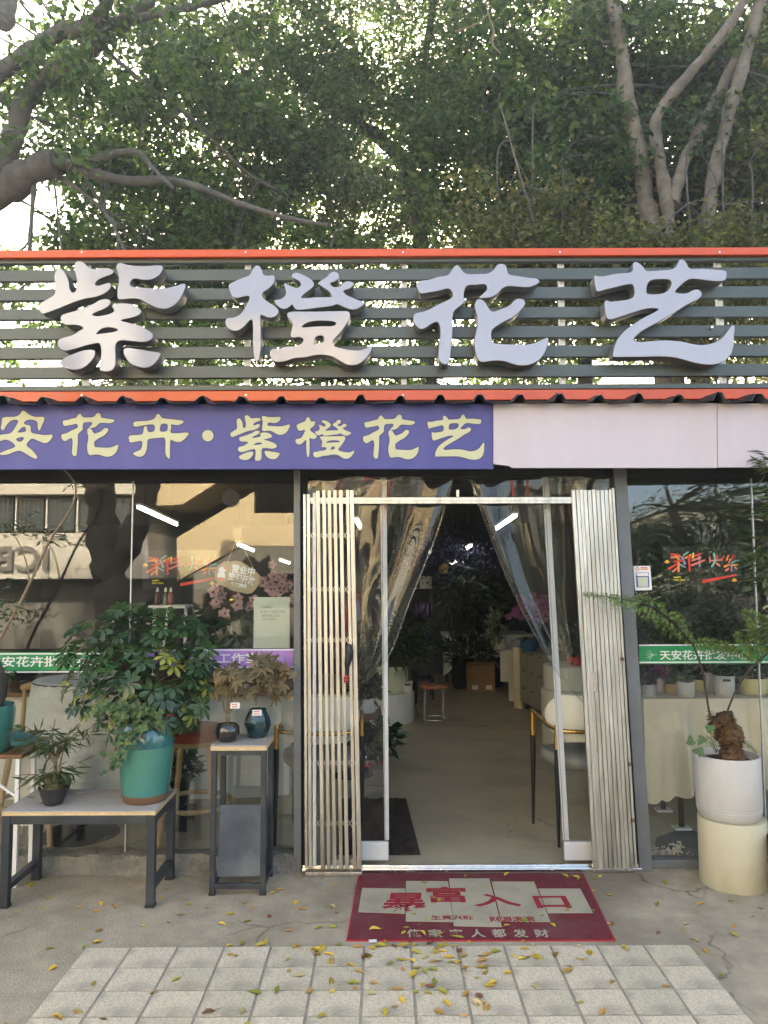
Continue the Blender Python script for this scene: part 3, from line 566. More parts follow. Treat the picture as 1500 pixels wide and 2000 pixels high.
MB().bar(a + Vector((0, -.012, .004)), c + Vector((0, -.012, .004)), .006, .012).build('rib', M_steel, gt)
c = P(894, 964, YG + .012); MB().box(c, (.016, .012, .042)).build('tab', M_steel, gt, bev=.002)
# black umbrella hung on the gate
um = thing('umbrella', 'folded black umbrella with a red banded handle hanging on the left gate', 'umbrella', P(678, 1330, YG - .03))
pts = [P(x_, y_, YG - .03) for x_, y_ in ((681, 1258), (683, 1275), (678, 1300), (677, 1318))]
MB().tube(spline(pts), [.010 + .010 * math.sin(math.pi * min(1, i / 14)) for i in range(19)], 10).build('canopy', M_chblack, um, smooth=60)
MB().tube([P(677, 1319, YG - .03), P(676, 1333, YG - .03)], .013, 10).build('handle', M_redp, um, smooth=40)
for y_ in (1323, 1329): MB().tube([P(676.6, y_, YG - .03), P(676.5, y_ + 2.5, YG - .03)], .0145, 10).build('band', M_chblack, um, smooth=40)

# ------------------------------------------------------------------ clear plastic door curtains
def hang(name, label, x0, x1, xb0, xb1, strip, bar, seed):
    r = random.Random(seed); Yc = .075
    t = thing(name, label, 'door curtain', P((xb0 + xb1) / 2, 1675, Yc))
    rows = []
    ph = r.uniform(0, 6)
    for j in range(41):
        v = j / 40; y = lerp(922, 1640, v); row = []
        for i in range(33):
            u = i / 32; x = lerp(lerp(x0, x1, u), lerp(xb0, xb1, u), v); p = P(x, y, Yc)
            w = .007 * math.sin(5 * u + 7 * v + ph) + .005 * math.sin(11 * u - 5 * v + 2 * ph) + .004 * math.sin(3 * u + 17 * v + ph)
            p.y += w * (1 - .6 * v); row.append(p)
        rows.append(row)
    MB().grid(rows).build('sheet', M_pvc, t, smooth=180)
    (sx0, sw), (sx1, sw1) = strip
    bar2((sx0, 918), (sx1, 1641), sw, sw1, Yc - .012, .014, M_edge, 'edge_strip', t, bev=.002)
    bar2((sx0 - 3.2, 918), (sx1 - 3.2, 1641), 1.2, 1.2, Yc - .014, .003, M_frame, 'groove', t)
    a, c = P(bar[0], 1643, Yc), P(bar[1], 1679, Yc); a2 = P(bar[2], 1643, Yc); 
    MB().box2((a.x, Yc - .016, c.z), (c.x, Yc + .012, a.z)).build('bottom_bar', M_bar, t, bev=.006)
    return t
hang('door_curtain', 'clear hanging plastic door sheet with grey edge and white foot, left side of doorway', 597, 750, 640, 752, ((748.5, 13), (755.5, 9)), (704, 759, 700), 1)
hang('door_curtain', 'clear hanging plastic door sheet with grey edge and white foot, right side of doorway', 1064, 1196, 1106, 1228, ((1064.5, 13), (1106, 12)), (1101, 1200, 1101), 2)
def drape(name, label, left, right, seed, Yc, edge_right):
    t = thing(name, label, 'door curtain', P(left[-1][0], left[-1][1], Yc)); r = random.Random(seed); ph = r.uniform(0, 6)
    Ls = spline([(x, 0, y) for x, y in left], 14); Rs = spline([(x, 0, y) for x, y in right], 14)
    def samp(c, v): f = v * (len(c) - 1); i = min(int(f), len(c) - 2); return lerp(c[i], c[i + 1], f - i)
    rows = []; N = 110
    for j in range(61):
        v = j / 60; a, c = samp(Ls, v), samp(Rs, v); row = []
        for i in range(N + 1):
            u = i / N; x, y = lerp(a.x, c.x, u), lerp(a.z, c.z, u)
            uu = u if edge_right else 1 - u
            amp = .006 + .016 * v ** 1.0 * (.25 + .75 * uu)
            off = amp * (math.sin(2 * math.pi * 2.3 * u ** (1.4 if edge_right else .8) + ph + 1.2 * math.sin(2 * v)) + .30 * v * v * math.sin(2 * math.pi * 6 * u + 2 * ph + 2 * v)) + .010 * math.sin(4 * u + 5 * v + ph) * (1 - v)
            row.append(P(x, y, Yc + off))
        rows.append(row)
    MB().grid(rows).build('sheet', M_pvc2, t, smooth=180)
    e = [rw[-1 if edge_right else 0] for rw in rows]
    MB().tube([p + Vector((0, -.004, 0)) for p in e[::3]], .005, 6).build('hem', M_edge if False else M_pvc2, t, smooth=60)
    return t
drape('draped_curtain', 'clear plastic curtain drawn to the left of the doorway in long folds', [(600, 922), (604, 1080), (622, 1230), (690, 1336)], [(890, 918), (852, 1045), (800, 1175), (757, 1285), (700, 1340)], 5, .02, True)
drape('draped_curtain', 'clear plastic curtain drawn to the right of the doorway in long folds', [(914, 918), (935, 985), (990, 1130), (1040, 1230), (1085, 1310), (1140, 1374)], [(1194, 920), (1196, 1080), (1190, 1250), (1150, 1378)], 9, .02, False)

# ------------------------------------------------------------------ pots, tables and plants outside
def pot(parent, c, prof, mt, name='pot', n=40, soil=None, wob=None):
    o = MB().lathe(c, prof, n, wob=wob).build(name, mt, parent, smooth=40)
    if soil: MB().lathe(Vector(c) + Vector((0, 0, soil[1])), [(soil[0], 0), (soil[0] * .6, .012), (0, .016)], 20).build('soil', soil[2] if len(soil) > 2 else M_soil, parent, smooth=60)
    return o
def tagcard(parent, p, w, h, lines=2, rot=0):
    o = MB().box((p[0], p[1], p[2]), (w, .0015, h), (0, 0, rot)).build('price_tag', M_label, parent)
    b = MB()
    for k in range(lines):
        b.box((p[0] - w * .05, p[1] - .0016, p[2] + h * (.2 - .4 * k)), (w * .6, .0008, h * .14), (0, 0, rot))
    b.build('print', M_st_red, o); return o
# low table
tz = .457
fl, frr, br, bl = P(3, 1577, -.44), P(304, 1577, -.44), P(341, 1538, -.06), P(62, 1545, -.06)
x0, x1 = fl.x, frr.x; yA, yB = -.44, -.055
lt = thing('low_table', 'low table with a grey wood top and black metal frame under the big teal jar', 'table', ((x0 + x1) / 2, (yA + yB) / 2, 0))
MB().box2((x0, yA, tz - .006), (x1, yB, tz)).build('table_top', M_wood, lt, bev=.002)
MB().box2((x0 + .001, yA + .001, tz - .022), (x1 - .001, yB, tz - .0065)).build('ply_core', M_ply, lt)
def leg(x, y, z1, w, par, mt=M_black):
    o = MB().box2((x - w / 2, y - w / 2, .012), (x + w / 2, y + w / 2, z1)).build('leg', mt, par, bev=.003); MB().box2((x - w / 2 - .002, y - w / 2 - .002, 0), (x + w / 2 + .002, y + w / 2 + .002, .013)).build('foot', M_mattblack, o); return o
zt_ = tz - .0225
for (xx, yy) in ((x0 + .022, yA + .022), (x1 - .022, yA + .022), (x0 + .022, yB - .022), (x1 - .022, yB - .022)): leg(xx, yy, zt_, .040, lt)
for yy in (yA + .022, yB - .022): MB().box2((x0 + .043, yy - .018, zt_ - .042), (x1 - .043, yy + .018, zt_)).build('apron_bar', M_black, lt, bev=.002)
for xx in (x0 + .022, x1 - .022):
    MB().box2((xx - .018, yA + .043, zt_ - .042), (xx + .018, yB - .043, zt_)).build('side_bar', M_black, lt, bev=.002)
    MB().box2((xx - .018, yA + .043, .075), (xx + .018, yB - .043, .105)).build('stretcher', M_black, lt, bev=.002)
# tall plant stand
sz = .735
sx0, sx1 = P(411, 1457, -.30).x, P(521, 1457, -.30).x; yC, yD = -.30, -.03
ps = thing('plant_stand', 'tall narrow plant stand with a pale wood top and black metal legs', 'plant stand', ((sx0 + sx1) / 2, (yC + yD) / 2, 0))
MB().box2((sx0, yC, sz - .006), (sx1, yD, sz)).build('table_top', M_wood, ps, bev=.002)
MB().box2((sx0 + .001, yC + .001, sz - .026), (sx1 - .001, yD, sz - .0065)).build('ply_core', M_ply, ps)
for (xx, yy) in ((sx0 + .016, yC + .016), (sx1 - .016, yC + .016), (sx0 + .016, yD - .016), (sx1 - .016, yD - .016)): leg(xx, yy, sz - .0265, .027, ps)
for yy in (yC + .016, yD - .016):
    MB().box2((sx0 + .030, yy - .012, sz - .051), (sx1 - .030, yy + .012, sz - .0265)).build('apron_bar', M_black, ps, bev=.002)
    MB().box2((sx0 + .030, yy - .012, .03), (sx1 - .030, yy + .012, .055)).build('stretcher', M_black, ps, bev=.002)
for xx in (sx0 + .016, sx1 - .016): MB().box2((xx - .012, yC + .030, .03), (xx + .012, yD - .030, .055)).build('stretcher', M_black, ps, bev=.002)
sb = thing('slate_board', 'scuffed dark board leaning inside the foot of the tall plant stand', 'board', ((sx0 + sx1) / 2, -.1, .055))
MB().box(((sx0 + sx1) / 2 - .004, -.165, .225), (.235, .014, .345), (R(-14), 0, R(3))).build('board', M_slate, sb, bev=.002)
# far left table with white legs
fx1 = P(48, 1460, -.17).x
ft = thing('side_table', 'wood topped table on white metal legs at the far left edge', 'table', (fx1 - .4, -.1, 0))
fz = G(30, 1474, 0).z
zf = P(45, 1472, -.17).z
MB().box2((fx1 - .9, -.20, zf - .02), (fx1, .02, zf)).build('table_top', M_brownw, ft, bev=.003)
for xx in (fx1 - .025, fx1 - .87):
    for yy in (-.18, -.0):
        MB().box2((xx - .011, yy - .011, 0), (xx + .011, yy + .011, zf - .0205)).build('leg', M_white, ft, bev=.002)
MB().bar((fx1 - .036, -.18, zf - .21), (fx1 - .30, -.18, zf - .035), .012).build('brace', M_white, ft)
MB().bar((fx1 - .025, -.165, .03), (fx1 - .025, -.015, .03), .016).build('stretcher', M_white, ft)

# leaf meshes shared by many leaves
def leaflet(b, L, Wd, base, ang, tilt, fold=.10, seg=4, shape=1.0, curl=.12):
    ca, sa = math.cos(ang), math.sin(ang); rows = []
    for i in range(seg + 1):
        t = i / seg; w = Wd * .5 * math.sin(math.pi * min(1, (t ** (.8 * shape)) * .97 + .03)) ** (1 if shape == 1 else .75) * (1 if i not in (0,) else .35) + .0008
        z = math.sin(tilt) * t * L - curl * L * t * t; r = math.cos(tilt) * t * L + base
        rows.append([Vector((ca * r - sa * s * w, sa * r + ca * s * w, z + (fold * Wd if s else 0))) for s in (-1, 0, 1)])
    b.grid(rows)
def palmate(n, L, Wd, tilt=.05, curl=.2, shp=1.9):
    b = MB()
    for k in range(n): leaflet(b, L * random.uniform(.8, 1.1), Wd, .008, 2 * math.pi * k / n + random.uniform(-.15, .15), tilt + random.uniform(-.25, .15), curl=curl, shape=shp, seg=5)
    return b
def lobed(n, L, spread=2.4, Wd=.35):
    b = MB()
    for k in range(n):
        a = -spread / 2 + spread * k / (n - 1); l = L * (1 - .42 * abs(a) / (spread / 2))
        leaflet(b, l, l * Wd, 0, a, 0, seg=3, curl=.15)
    return b
def meshset(fn, n, mt, name='leaf'):
    out = []
    for _ in range(n):
        me = fn().mesh(name); me.materials.append(mt); me.polygons.foreach_set('use_smooth', [True] * len(me.polygons)); out.append(me)
    return out
SCH = meshset(lambda: palmate(random.choice((7, 8, 9)), .060, .025), 5, M_schef); SCHY = meshset(lambda: palmate(7, .054, .023), 2, M_schefy)
PACH = meshset(lambda: palmate(6, .16, .05, -.1, .35, 1.25), 2, M_dkleaf)
MAP = meshset(lambda: lobed(5, .042, 2.9, .30), 3, M_maple)
IVY = meshset(lambda: lobed(3, .034, 2.0, .6), 2, M_ivy)
BROAD = meshset(lambda: (lambda b: (leaflet(b, .05, .024, 0, 0, .1, curl=.3), b)[1])(MB()), 2, M_dkleaf)
def orient(p, nrm, spin, scale=1.0):
    z = Vector(nrm).normalized(); x = z.orthogonal().normalized(); y = z.cross(x); M = Matrix((x, y, z)).transposed().to_4x4()
    return Matrix.Translation(p) @ M @ Matrix.Rotation(spin, 4, 'Z') @ Matrix.Scale(scale, 4)

# big teal jar with schefflera and ivy
jc = P(283, 1562, -.26); jc = Vector((jc.x, -.255, tz + .001))
jar = thing('potted_plant', 'large teal glazed jar planted with a bushy variegated umbrella tree and trailing ivy', 'potted plant', jc)
u = MM(.80, (jc.x, jc.y, .65))
H_ = u * 150 / .80
prof = [(r_ * u, z_ * H_) for r_, z_ in ((50, 0), (52, .02), (55, .10), (60, .3), (64.5, .55), (66, .75), (63, .87), (58, .94), (56, .97), (59, .985), (60, 1.0), (57, 1.0), (54, .97), (54, .9))]
pot(jar, jc, prof[3:], M_teal, 'pot', soil=None); 
MB().lathe(jc, [(50 * u, 0), (52 * u, .02 * H_), (55 * u, .10 * H_)], 40).build('bare_foot', M_clay, jar, smooth=60)
MB().lathe(jc, [(55 * u, .10 * H_), (60 * u, .3 * H_)], 40).build('lower_body', M_teal, jar, smooth=60)
MB().lathe(jc, [(65.8 * u, .70 * H_), (66.6 * u, .75 * H_), (63.6 * u, .87 * H_), (58.6 * u, .94 * H_), (56.7 * u, .97 * H_)], 40, wob=lambda a, z: 1.001 + .004 * math.sin(9 * a)).build('glaze_band', M_teald, jar, smooth=60)
MB().lathe(jc + Vector((0, 0, H_ * .93)), [(54 * u, 0), (0, .012)], 24).build('soil', M_soil, jar)
top = jc + Vector((0, 0, H_ * .95))
rs = random.Random(21)
heads = []
for k in range(900):
    px_, py_ = rs.uniform(122, 412), rs.uniform(1176, 1432)
    e = ((px_ - 268) / 150) ** 2 + ((py_ - 1315) / 132) ** 2
    if e > 1 or (py_ > 1395 and (px_ < 190)) : continue
    if (px_ > 330 and py_ < 1225 and px_ < 352): continue
    if any((px_ - a) ** 2 + (py_ - c) ** 2 < 16.5 ** 2 for a, c, _ in heads): continue
    heads.append((px_, py_, rs.uniform(-.16, .13) * math.sqrt(max(.05, 1 - e))))
for a, c in ((140, 1228), (232, 1190), (262, 1184), (385, 1225), (405, 1268), (395, 1290), (365, 1225), (130, 1290), (150, 1225), (300, 1240), (400, 1330), (375, 1395)): heads.append((a, c, rs.uniform(-.08, .02)))
stems = MB(); forks = []
for k in range(7):
    a = 2 * math.pi * k / 7; q = top + Vector((.10 * math.cos(a), .07 * math.sin(a), rs.uniform(.16, .30))); forks.append(q)
    stems.tube(spline([top + Vector((.02 * math.cos(a), .02 * math.sin(a), -.02)), lerp(top, q, .5) + Vector((rs.uniform(-.03, .03), 0, 0)), q], 4), [.009] * 4 + [.008] * 5, 6)
for (a, c, dy) in heads:
    p = P(a, c, jc.y + dy); q = min(forks, key=lambda f: (f - p).length)
    stems.tube(spline([q, lerp(q, p, .5) + Vector((0, 0, -.02)), p], 3), [.003, .003, .0025, .0022, .002, .0018, .0015], 5)
    out = (p - (top + Vector((0, 0, .15)))).normalized(); nrm = Vector((out.x * .6, out.y * .4 - .45, out.z * .5 + .55))
    me = rs.choice(SCHY) if rs.random() < .13 else rs.choice(SCH)
    inst('leaf', me, orient(p, nrm + Vector((rs.uniform(-.35, .35), rs.uniform(-.3, .1), rs.uniform(-.2, .2))), rs.uniform(0, 6.28), rs.uniform(.85, 1.2)), jar)
stems.build('stem', M_dtwig, jar, smooth=60)
iv = MB()
for k in range(16):
    a0 = P(rs.uniform(215, 330), rs.uniform(1395, 1412), jc.y - .08)
    end = rs.choice(((185, 1395), (200, 1425), (225, 1440), (245, 1450), (262, 1425), (212, 1470), (225, 1490), (290, 1420), (318, 1405), (240, 1400), (205, 1500)))
    b0 = P(end[0] + rs.uniform(-9, 9), end[1] + rs.uniform(-8, 8), jc.y - .15 - rs.uniform(0, .03))
    path_ = spline([a0, lerp(a0, b0, .45) + Vector((0, -.04, .05)), b0], 6); iv.tube(path_, .0018, 4)
    for q in path_[2:]:
        inst('ivy_leaf', rs.choice(IVY), orient(q + Vector((rs.uniform(-.012, .012), -.006, rs.uniform(-.008, .012))), (rs.uniform(-.5, .5), -1, rs.uniform(.1, .9)), rs.uniform(0, 6.28), rs.uniform(.7, 1.25)), jar)
iv.build('ivy_stem', M_twig, jar)
tw = MB()
for k in range(7):
    q = P(rs.uniform(290, 330), rs.uniform(1390, 1408), jc.y - .08); tw.tube([q, q + Vector((rs.uniform(-.04, .04), rs.uniform(-.02, .02), rs.uniform(.0, .03)))], .003, 5)
tw.build('red_stem', M_redp, jar)

def bamboo(parent, base, hs, spread, nl, L, Wd, mt, seed, px_box=None, trunkpts=None, r0=.006):
    r = random.Random(seed); b = MB(); tips = []
    for k in range(hs[0]):
        e = base + Vector((r.uniform(-spread, spread), r.uniform(-spread * .5, spread * .4), hs[1] * r.uniform(.45, 1.0)))
        pts = spline([base, lerp(base, e, .45) + Vector((r.uniform(-.02, .02), 0, .03)), e], 5); b.tube(pts, [lerp(r0, .0015, i / (len(pts) - 1)) for i in range(len(pts))], 5)
        tips += pts[4:]
    b.build('stem', M_twig, parent, smooth=60)
    pos = np.array([list(r.choice(tips)) for _ in range(nl)]) + rng.normal(size=(nl, 3)) * .012
    d = rng.normal(size=(nl, 3)) * np.array([1, .8, .35]) + np.array([0, -.15, -.45]); d += (pos - np.array(base + Vector((0, 0, hs[1] * .5)))) * 4
    V_, F_ = leafcloud(pos, d, L * rng.uniform(.6, 1.2, nl), Wd * rng.uniform(.7, 1.2, nl), .05)
    o = link('foliage', npmesh('foliage', V_, F_), mt, parent); o['kind'] = 'stuff'; return o
# bonsai bamboo in a black bowl
bc = Vector((P(104, 1568, -.33).x, -.33, tz + .001)); u = MM(1, (bc.x, bc.y, .5))
bb = thing('potted_plant', 'small bamboo with long drooping leaves in a conical black bowl', 'potted plant', bc)
pot(bb, bc, [(15 * u, 0), (17 * u, .004), (22 * u, 14 * u), (29 * u, 34 * u), (27.5 * u, 34 * u), (24 * u, 26 * u)], M_mattblack, 'bowl', soil=(26 * u, 27 * u, M_moss))
MB().lathe(bc + Vector((0, 0, 27 * u)), [(21 * u, 0), (18 * u, 10 * u), (10 * u, 15 * u), (0, 17 * u)], 16, wob=lambda a, z: 1 + .12 * math.sin(5 * a + 40 * z)).build('moss_mound', M_moss, bb, smooth=60)
b = MB(); b.tube(spline([bc + Vector((0, 0, .06)), P(107, 1490, -.33), P(102, 1445, -.33), P(108, 1405, -.33)], 5), [.008] * 6 + [.006] * 5 + [.003] * 5, 7); b.tube(spline([bc + Vector((.01, 0, .08)), P(120, 1480, -.33), P(128, 1455, -.33)], 4), .004, 6); b.build('trunk', M_twig, bb, smooth=60)
bamboo(bb, bc + Vector((0, 0, .20)), (9, .20), .17, 150, .085, .013, M_bamb, 4)
bamboo(bb, bc + Vector((-.03, 0, .09)), (6, .10), .15, 60, .11, .014, M_bamb, 5)
gb = thing('bowl', 'pale green banded bowl standing behind the conical black bowl', 'bowl', Vector((P(108, 1540, -.15).x, -.15, tz + .001)))
u = MM(1, gb.location); pot(gb, gb.location, [(20 * u, 0), (27 * u, 10 * u), (30 * u, 24 * u), (26 * u, 32 * u), (29 * u, 36 * u), (27 * u, 36 * u), (24 * u, 30 * u)], mat('celadon', (.12, .22, .14), .2, coat=.7, var=.4, scale=3, stretch=(.1, .1, 14)), 'bowl', soil=(25 * u, 31 * u))
# teal pot with caudex plant at the left edge, and its long bare branch
tc_ = Vector((P(-30, 1462, -.13).x, -.12, zf + .001)); u = MM(1, (tc_.x, tc_.y, .8))
tp = thing('potted_plant', 'teal pot at the left edge with a swollen trunk and one long thin branch', 'potted plant', tc_)
pot(tp, tc_, [(40 * u, 0), (45 * u, 8 * u), (51 * u, 55 * u), (52 * u, 80 * u), (49 * u, 90 * u), (46 * u, 90 * u), (46 * u, 80 * u)], M_teal, 'pot', soil=(46 * u, 82 * u))
MB().lathe(tc_ + Vector((10 * u, 0, 82 * u)), [(16 * u, 0), (24 * u, 25 * u), (26 * u, 55 * u), (18 * u, 80 * u), (9 * u, 100 * u), (0, 106 * u)], 20, wob=lambda a, z: 1 + .08 * math.sin(3 * a + 15 * z)).build('trunk', M_barkd, tp, smooth=60)
yt = -.14
br_pts = [P(x_, y_, yt) for x_, y_ in ((-30, 1330), (0, 1250), (30, 1195), (58, 1140), (95, 1060), (135, 1000), (148, 962), (143, 938), (118, 912), (88, 902), (50, 893), (20, 880))]
b = MB(); sp_ = spline(br_pts, 6); b.tube(sp_, [lerp(.010, .003, i / (len(sp_) - 1)) for i in range(len(sp_))], 6)
s2 = spline([P(58, 1140, yt), P(52, 1100, yt), P(36, 1058, yt), P(20, 1040, yt)], 5); b.tube(s2, [lerp(.005, .002, i / (len(s2) - 1)) for i in range(len(s2))], 5)
b.build('branch', M_twig, tp, smooth=60)
pos = []
for (cx_, cy_, n_, sp2) in ((22, 885, 22, 16), (8, 905, 16, 14), (30, 1032, 40, 26), (60, 1025, 14, 16), (95, 1050, 24, 22), (140, 945, 14, 12), (130, 1045, 10, 12), (10, 1200, 60, 34), (5, 1170, 40, 26), (20, 1135, 14, 14), (8, 1320, 40, 22), (60, 1000, 6, 10)):
    for _ in range(n_): pos.append(list(P(cx_ + random.gauss(0, sp2 * .6), cy_ + random.gauss(0, sp2 * .35), yt + random.gauss(0, .04))))
pos = np.array(pos); n = len(pos); d = rng.normal(size=(n, 3)) * np.array([1, .6, .4]) + np.array([0, 0, -.35])
V_, F_ = leafcloud(pos, d, .05 * rng.uniform(.6, 1.2, n), .010, .05); o = link('foliage', npmesh('foliage', V_, F_), M_dkleaf, tp); o['kind'] = 'stuff'

# two maples on the tall stand
def maple(label, c, potfn, stempx, leafbox, nl, seed, tagp, Y):
    t = thing('maple_bonsai', label, 'bonsai', c); r = random.Random(seed); potfn(t)
    b = MB()
    for path_ in stempx: b.tube(spline([P(x_, y_, Y) for x_, y_ in path_], 4), .0045, 6)
    tips = [P(p[-1][0], p[-1][1], Y) for p in stempx]
    for _ in range(nl):
        lx, ly = r.gauss(leafbox[0], leafbox[2] * .5), r.gauss(leafbox[1], leafbox[3] * .5); p = P(lx, ly, Y + r.uniform(-.07, .07)); q = min(tips, key=lambda f: (f - p).length)
        b.tube([q, lerp(q, p, .5) + Vector((0, 0, .01)), p], .0012, 4)
        inst('leaf', r.choice(MAP), orient(p, (r.uniform(-.6, .6), -.7, r.uniform(-.1, 1)), r.uniform(0, 6.28), r.uniform(1.1, 1.8)), t)
    b.build('stem', M_twig, t, smooth=60); tagcard(t, P(*tagp, Y - .05), .048, .03); return t
c1 = Vector((P(444, 1441, -.2).x, -.20, sz + .001)); u = MM(1, c1)
maple('little bronze maple in a round glossy black bowl on the tall stand', c1, lambda t: (pot(t, c1, [(14 * u, 0), (20 * u, 4 * u), (24 * u, 15 * u), (23 * u, 27 * u), (19 * u, 33 * u), (17.5 * u, 33 * u), (19 * u, 27 * u)], M_blackglaze, 'bowl', soil=(19 * u, 28 * u, M_moss))),
      (((444, 1412), (448, 1385), (449, 1360)), ((446, 1400), (438, 1385), (436, 1370)), ((449, 1395), (455, 1380), (468, 1350)), ((449, 1362), (440, 1340), (432, 1335))), (448, 1332, 36, 26), 60, 31, (459, 1378), -.2)
c2 = Vector((P(503, 1430, -.10).x, -.10, sz + .001)); u = MM(1, c2)
maple('bronze maple in a faceted dark green pot, on the back of the tall stand', c2, lambda t: pot(t, c2, [(17 * u, 0), (19 * u, 2 * u), (26 * u, 24 * u), (24 * u, 36 * u), (17 * u, 50 * u), (17 * u, 54 * u), (15 * u, 54 * u), (15 * u, 48 * u)], M_greenglaze, 'pot', n=8, soil=(16 * u, 49 * u)),
      (((500, 1378), (502, 1350), (508, 1330)), ((500, 1370), (490, 1345), (485, 1325)), ((503, 1350), (520, 1325), (540, 1300)), ((508, 1330), (515, 1310), (520, 1295))), (512, 1318, 52, 32), 85, 32, (502, 1392), -.12)

# right: tall white planter on a cream pedestal, tree fern
pcx = P(1433, 1740, -.15).x; pY = -.16; u = MM(1, (pcx, pY, .15))
ped = thing('pedestal', 'chipped cream cylinder pedestal under the white planter, right of the door', 'pedestal', (pcx, pY, 0))
z1 = P(1430, 1606, pY).z + .03
MB().lathe((pcx, pY, 0), [(62 * u, 0), (63 * u, .004), (63 * u, z1 - .004), (62 * u, z1), (0, z1)], 64).build('drum', M_cyl, ped, smooth=40)
u = MM(1, (pcx, pY, .5)); wx = P(1425, 1600, pY).x; zp = P(1425, 1473, pY).z
wp = thing('potted_plant', 'tall white planter with a shaggy leaning tree fern, on the cream pedestal', 'potted plant', (wx, pY, z1))
h = zp - z1
pot(wp, (wx, pY, z1 + .0015), [(52 * u, 0), (57 * u, 6 * u), (59.5 * u, 15 * u), (60 * u, 19 * u), (59.2 * u, 19.8 * u), (60.2 * u, 23 * u), (59.4 * u, 23.8 * u), (60.5 * u, 28 * u), (60 * u, h - .01), (59 * u, h), (56 * u, h), (55 * u, h - .03)], M_pottl, 'planter', n=64, soil=(55.5 * u, h - .035))
tagcard(wp, P(1468, 1495, pY - .142), .032, .038, rot=.45)
rp = [P(x_, y_, pY - .02) for x_, y_ in ((1430, 1492), (1428, 1465), (1424, 1435), (1413, 1412), (1406, 1400))]
sp_ = spline(rp, 8); rad = [u * (21 + 4 * math.sin(i * .5) - 2 * (i > 26)) for i in range(len(sp_))]
b = MB(); n0 = 26
b.tube(sp_, rad, n0); rr = random.Random(5); b.v = [tuple(Vector(v) + Vector((rr.gauss(0, .007), rr.gauss(0, .007), rr.gauss(0, .006)))) for v in b.v]; b.build('rootstock', M_rhiz, wp, smooth=70)
hb_ = MB()
for _ in range(1100):
    i = rr.randrange(len(sp_)); a = rr.uniform(0, 6.28); d = Vector((math.cos(a), math.sin(a) * .9, rr.uniform(-.3, .5))); p = sp_[i] + d * rad[i] * .95
    hb_.bar(p, p + d * rr.uniform(.006, .02) + Vector((0, 0, -.006)), .0016, .0016)
o = hb_.build('fibre', M_rhiz, wp); o['kind'] = 'stuff'
def frond(parent, pts, L, n, droop, seed, Yj=0.0, w=.034, side=(1, -1)):
    r = random.Random(seed); sp = spline(pts, 8); b = MB(); b.tube(sp, [lerp(.0028, .001, i / (len(sp) - 1)) for i in range(len(sp))], 5)
    fr = [Vector(p) for p in sp]; V0 = []; D0 = []; LL = []
    for k in range(n):
        f = (k + .5) / n * (len(sp) - 1); i = min(int(f), len(sp) - 2); p = lerp(sp[i], sp[i + 1], f - i); t = (sp[i + 1] - sp[i]).normalized()
        l = L * math.sin(math.pi * (.12 + .86 * (k / n) ** .8)) * r.uniform(.85, 1.1)
        for s in side:
            nrm = t.cross(Vector((0, -1, .25))).normalized(); d = (nrm * s + t * .45 + Vector((0, r.uniform(-.35, .15), -droop))).normalized()
            # each pinna carries its own little leaflets
            m = max(4, int(l / .010))
            for q in range(m):
                g = (q + 1) / (m + 1); base = p + d * l * g + Vector((0, 0, -.25 * l * g * g * droop))
                for s3 in (1, -1):
                    sd = d.cross(Vector((0, -1, .1))).normalized() * s3
                    V0.append(list(base)); D0.append(list(sd + d * .7 + Vector((0, -.1, -.2)))); LL.append(w * (1 - .75 * g) * (.4 + .6 * l / L))
    V_, F_ = leafcloud(np.array(V0), np.array(D0), np.array(LL), np.array(LL) * .5, .05)
    st = b.build('stalk', M_dtwig, parent, smooth=60)
    o = link('frond', npmesh('frond', V_, F_), M_fern, parent); return o
YF = pY - .06
def pathpx(c, y0=YF, dy=0): return [P(x_, y_, y0 + dy * i) for i, (x_, y_) in enumerate(c)]
b = MB(); b.tube(spline(pathpx(((1392, 1412), (1385, 1390), (1378, 1345), (1372, 1310), (1358, 1270), (1350, 1256))), 5), .005, 6); b.tube(spline(pathpx(((1418, 1404), (1424, 1380), (1440, 1345), (1462, 1310), (1500, 1275))), 5), .005, 6); b.build('stalk', M_dtwig, wp, smooth=60)
frond(wp, pathpx(((1350, 1256), (1325, 1225), (1290, 1195), (1255, 1178), (1215, 1170), (1175, 1163), (1140, 1160))), .085, 24, .9, 1, side=(1, -1))
frond(wp, pathpx(((1350, 1256), (1378, 1252), (1410, 1258), (1440, 1270), (1470, 1290))), .075, 20, 1.0, 2)
frond(wp, pathpx(((1480, 1290), (1475, 1262), (1455, 1248), (1435, 1240))), .08, 14, .8, 3)
frond(wp, pathpx(((1500, 1275), (1520, 1250), (1545, 1245), (1580, 1265))), .10, 18, .8, 4)
frond(wp, pathpx(((1500, 1275), (1485, 1230), (1470, 1205), (1450, 1195))), .09, 16, .8, 5)
for k, (x_, y_) in enumerate(((1375, 1440), (1362, 1462), (1380, 1425), (1350, 1455), (1372, 1470))):
    p = P(x_, y_, pY - .1); inst('side_leaf', random.choice(IVY), orient(p, (-.3, -1, .5), k * 1.3, 1.5), wp)
frond(wp, pathpx(((1400, 1470), (1388, 1440), (1383, 1415))), .03, 12, .3, 7, w=.014)
frond(wp, pathpx(((1447, 1448), (1462, 1455), (1478, 1470))), .025, 8, .3, 8, w=.012)
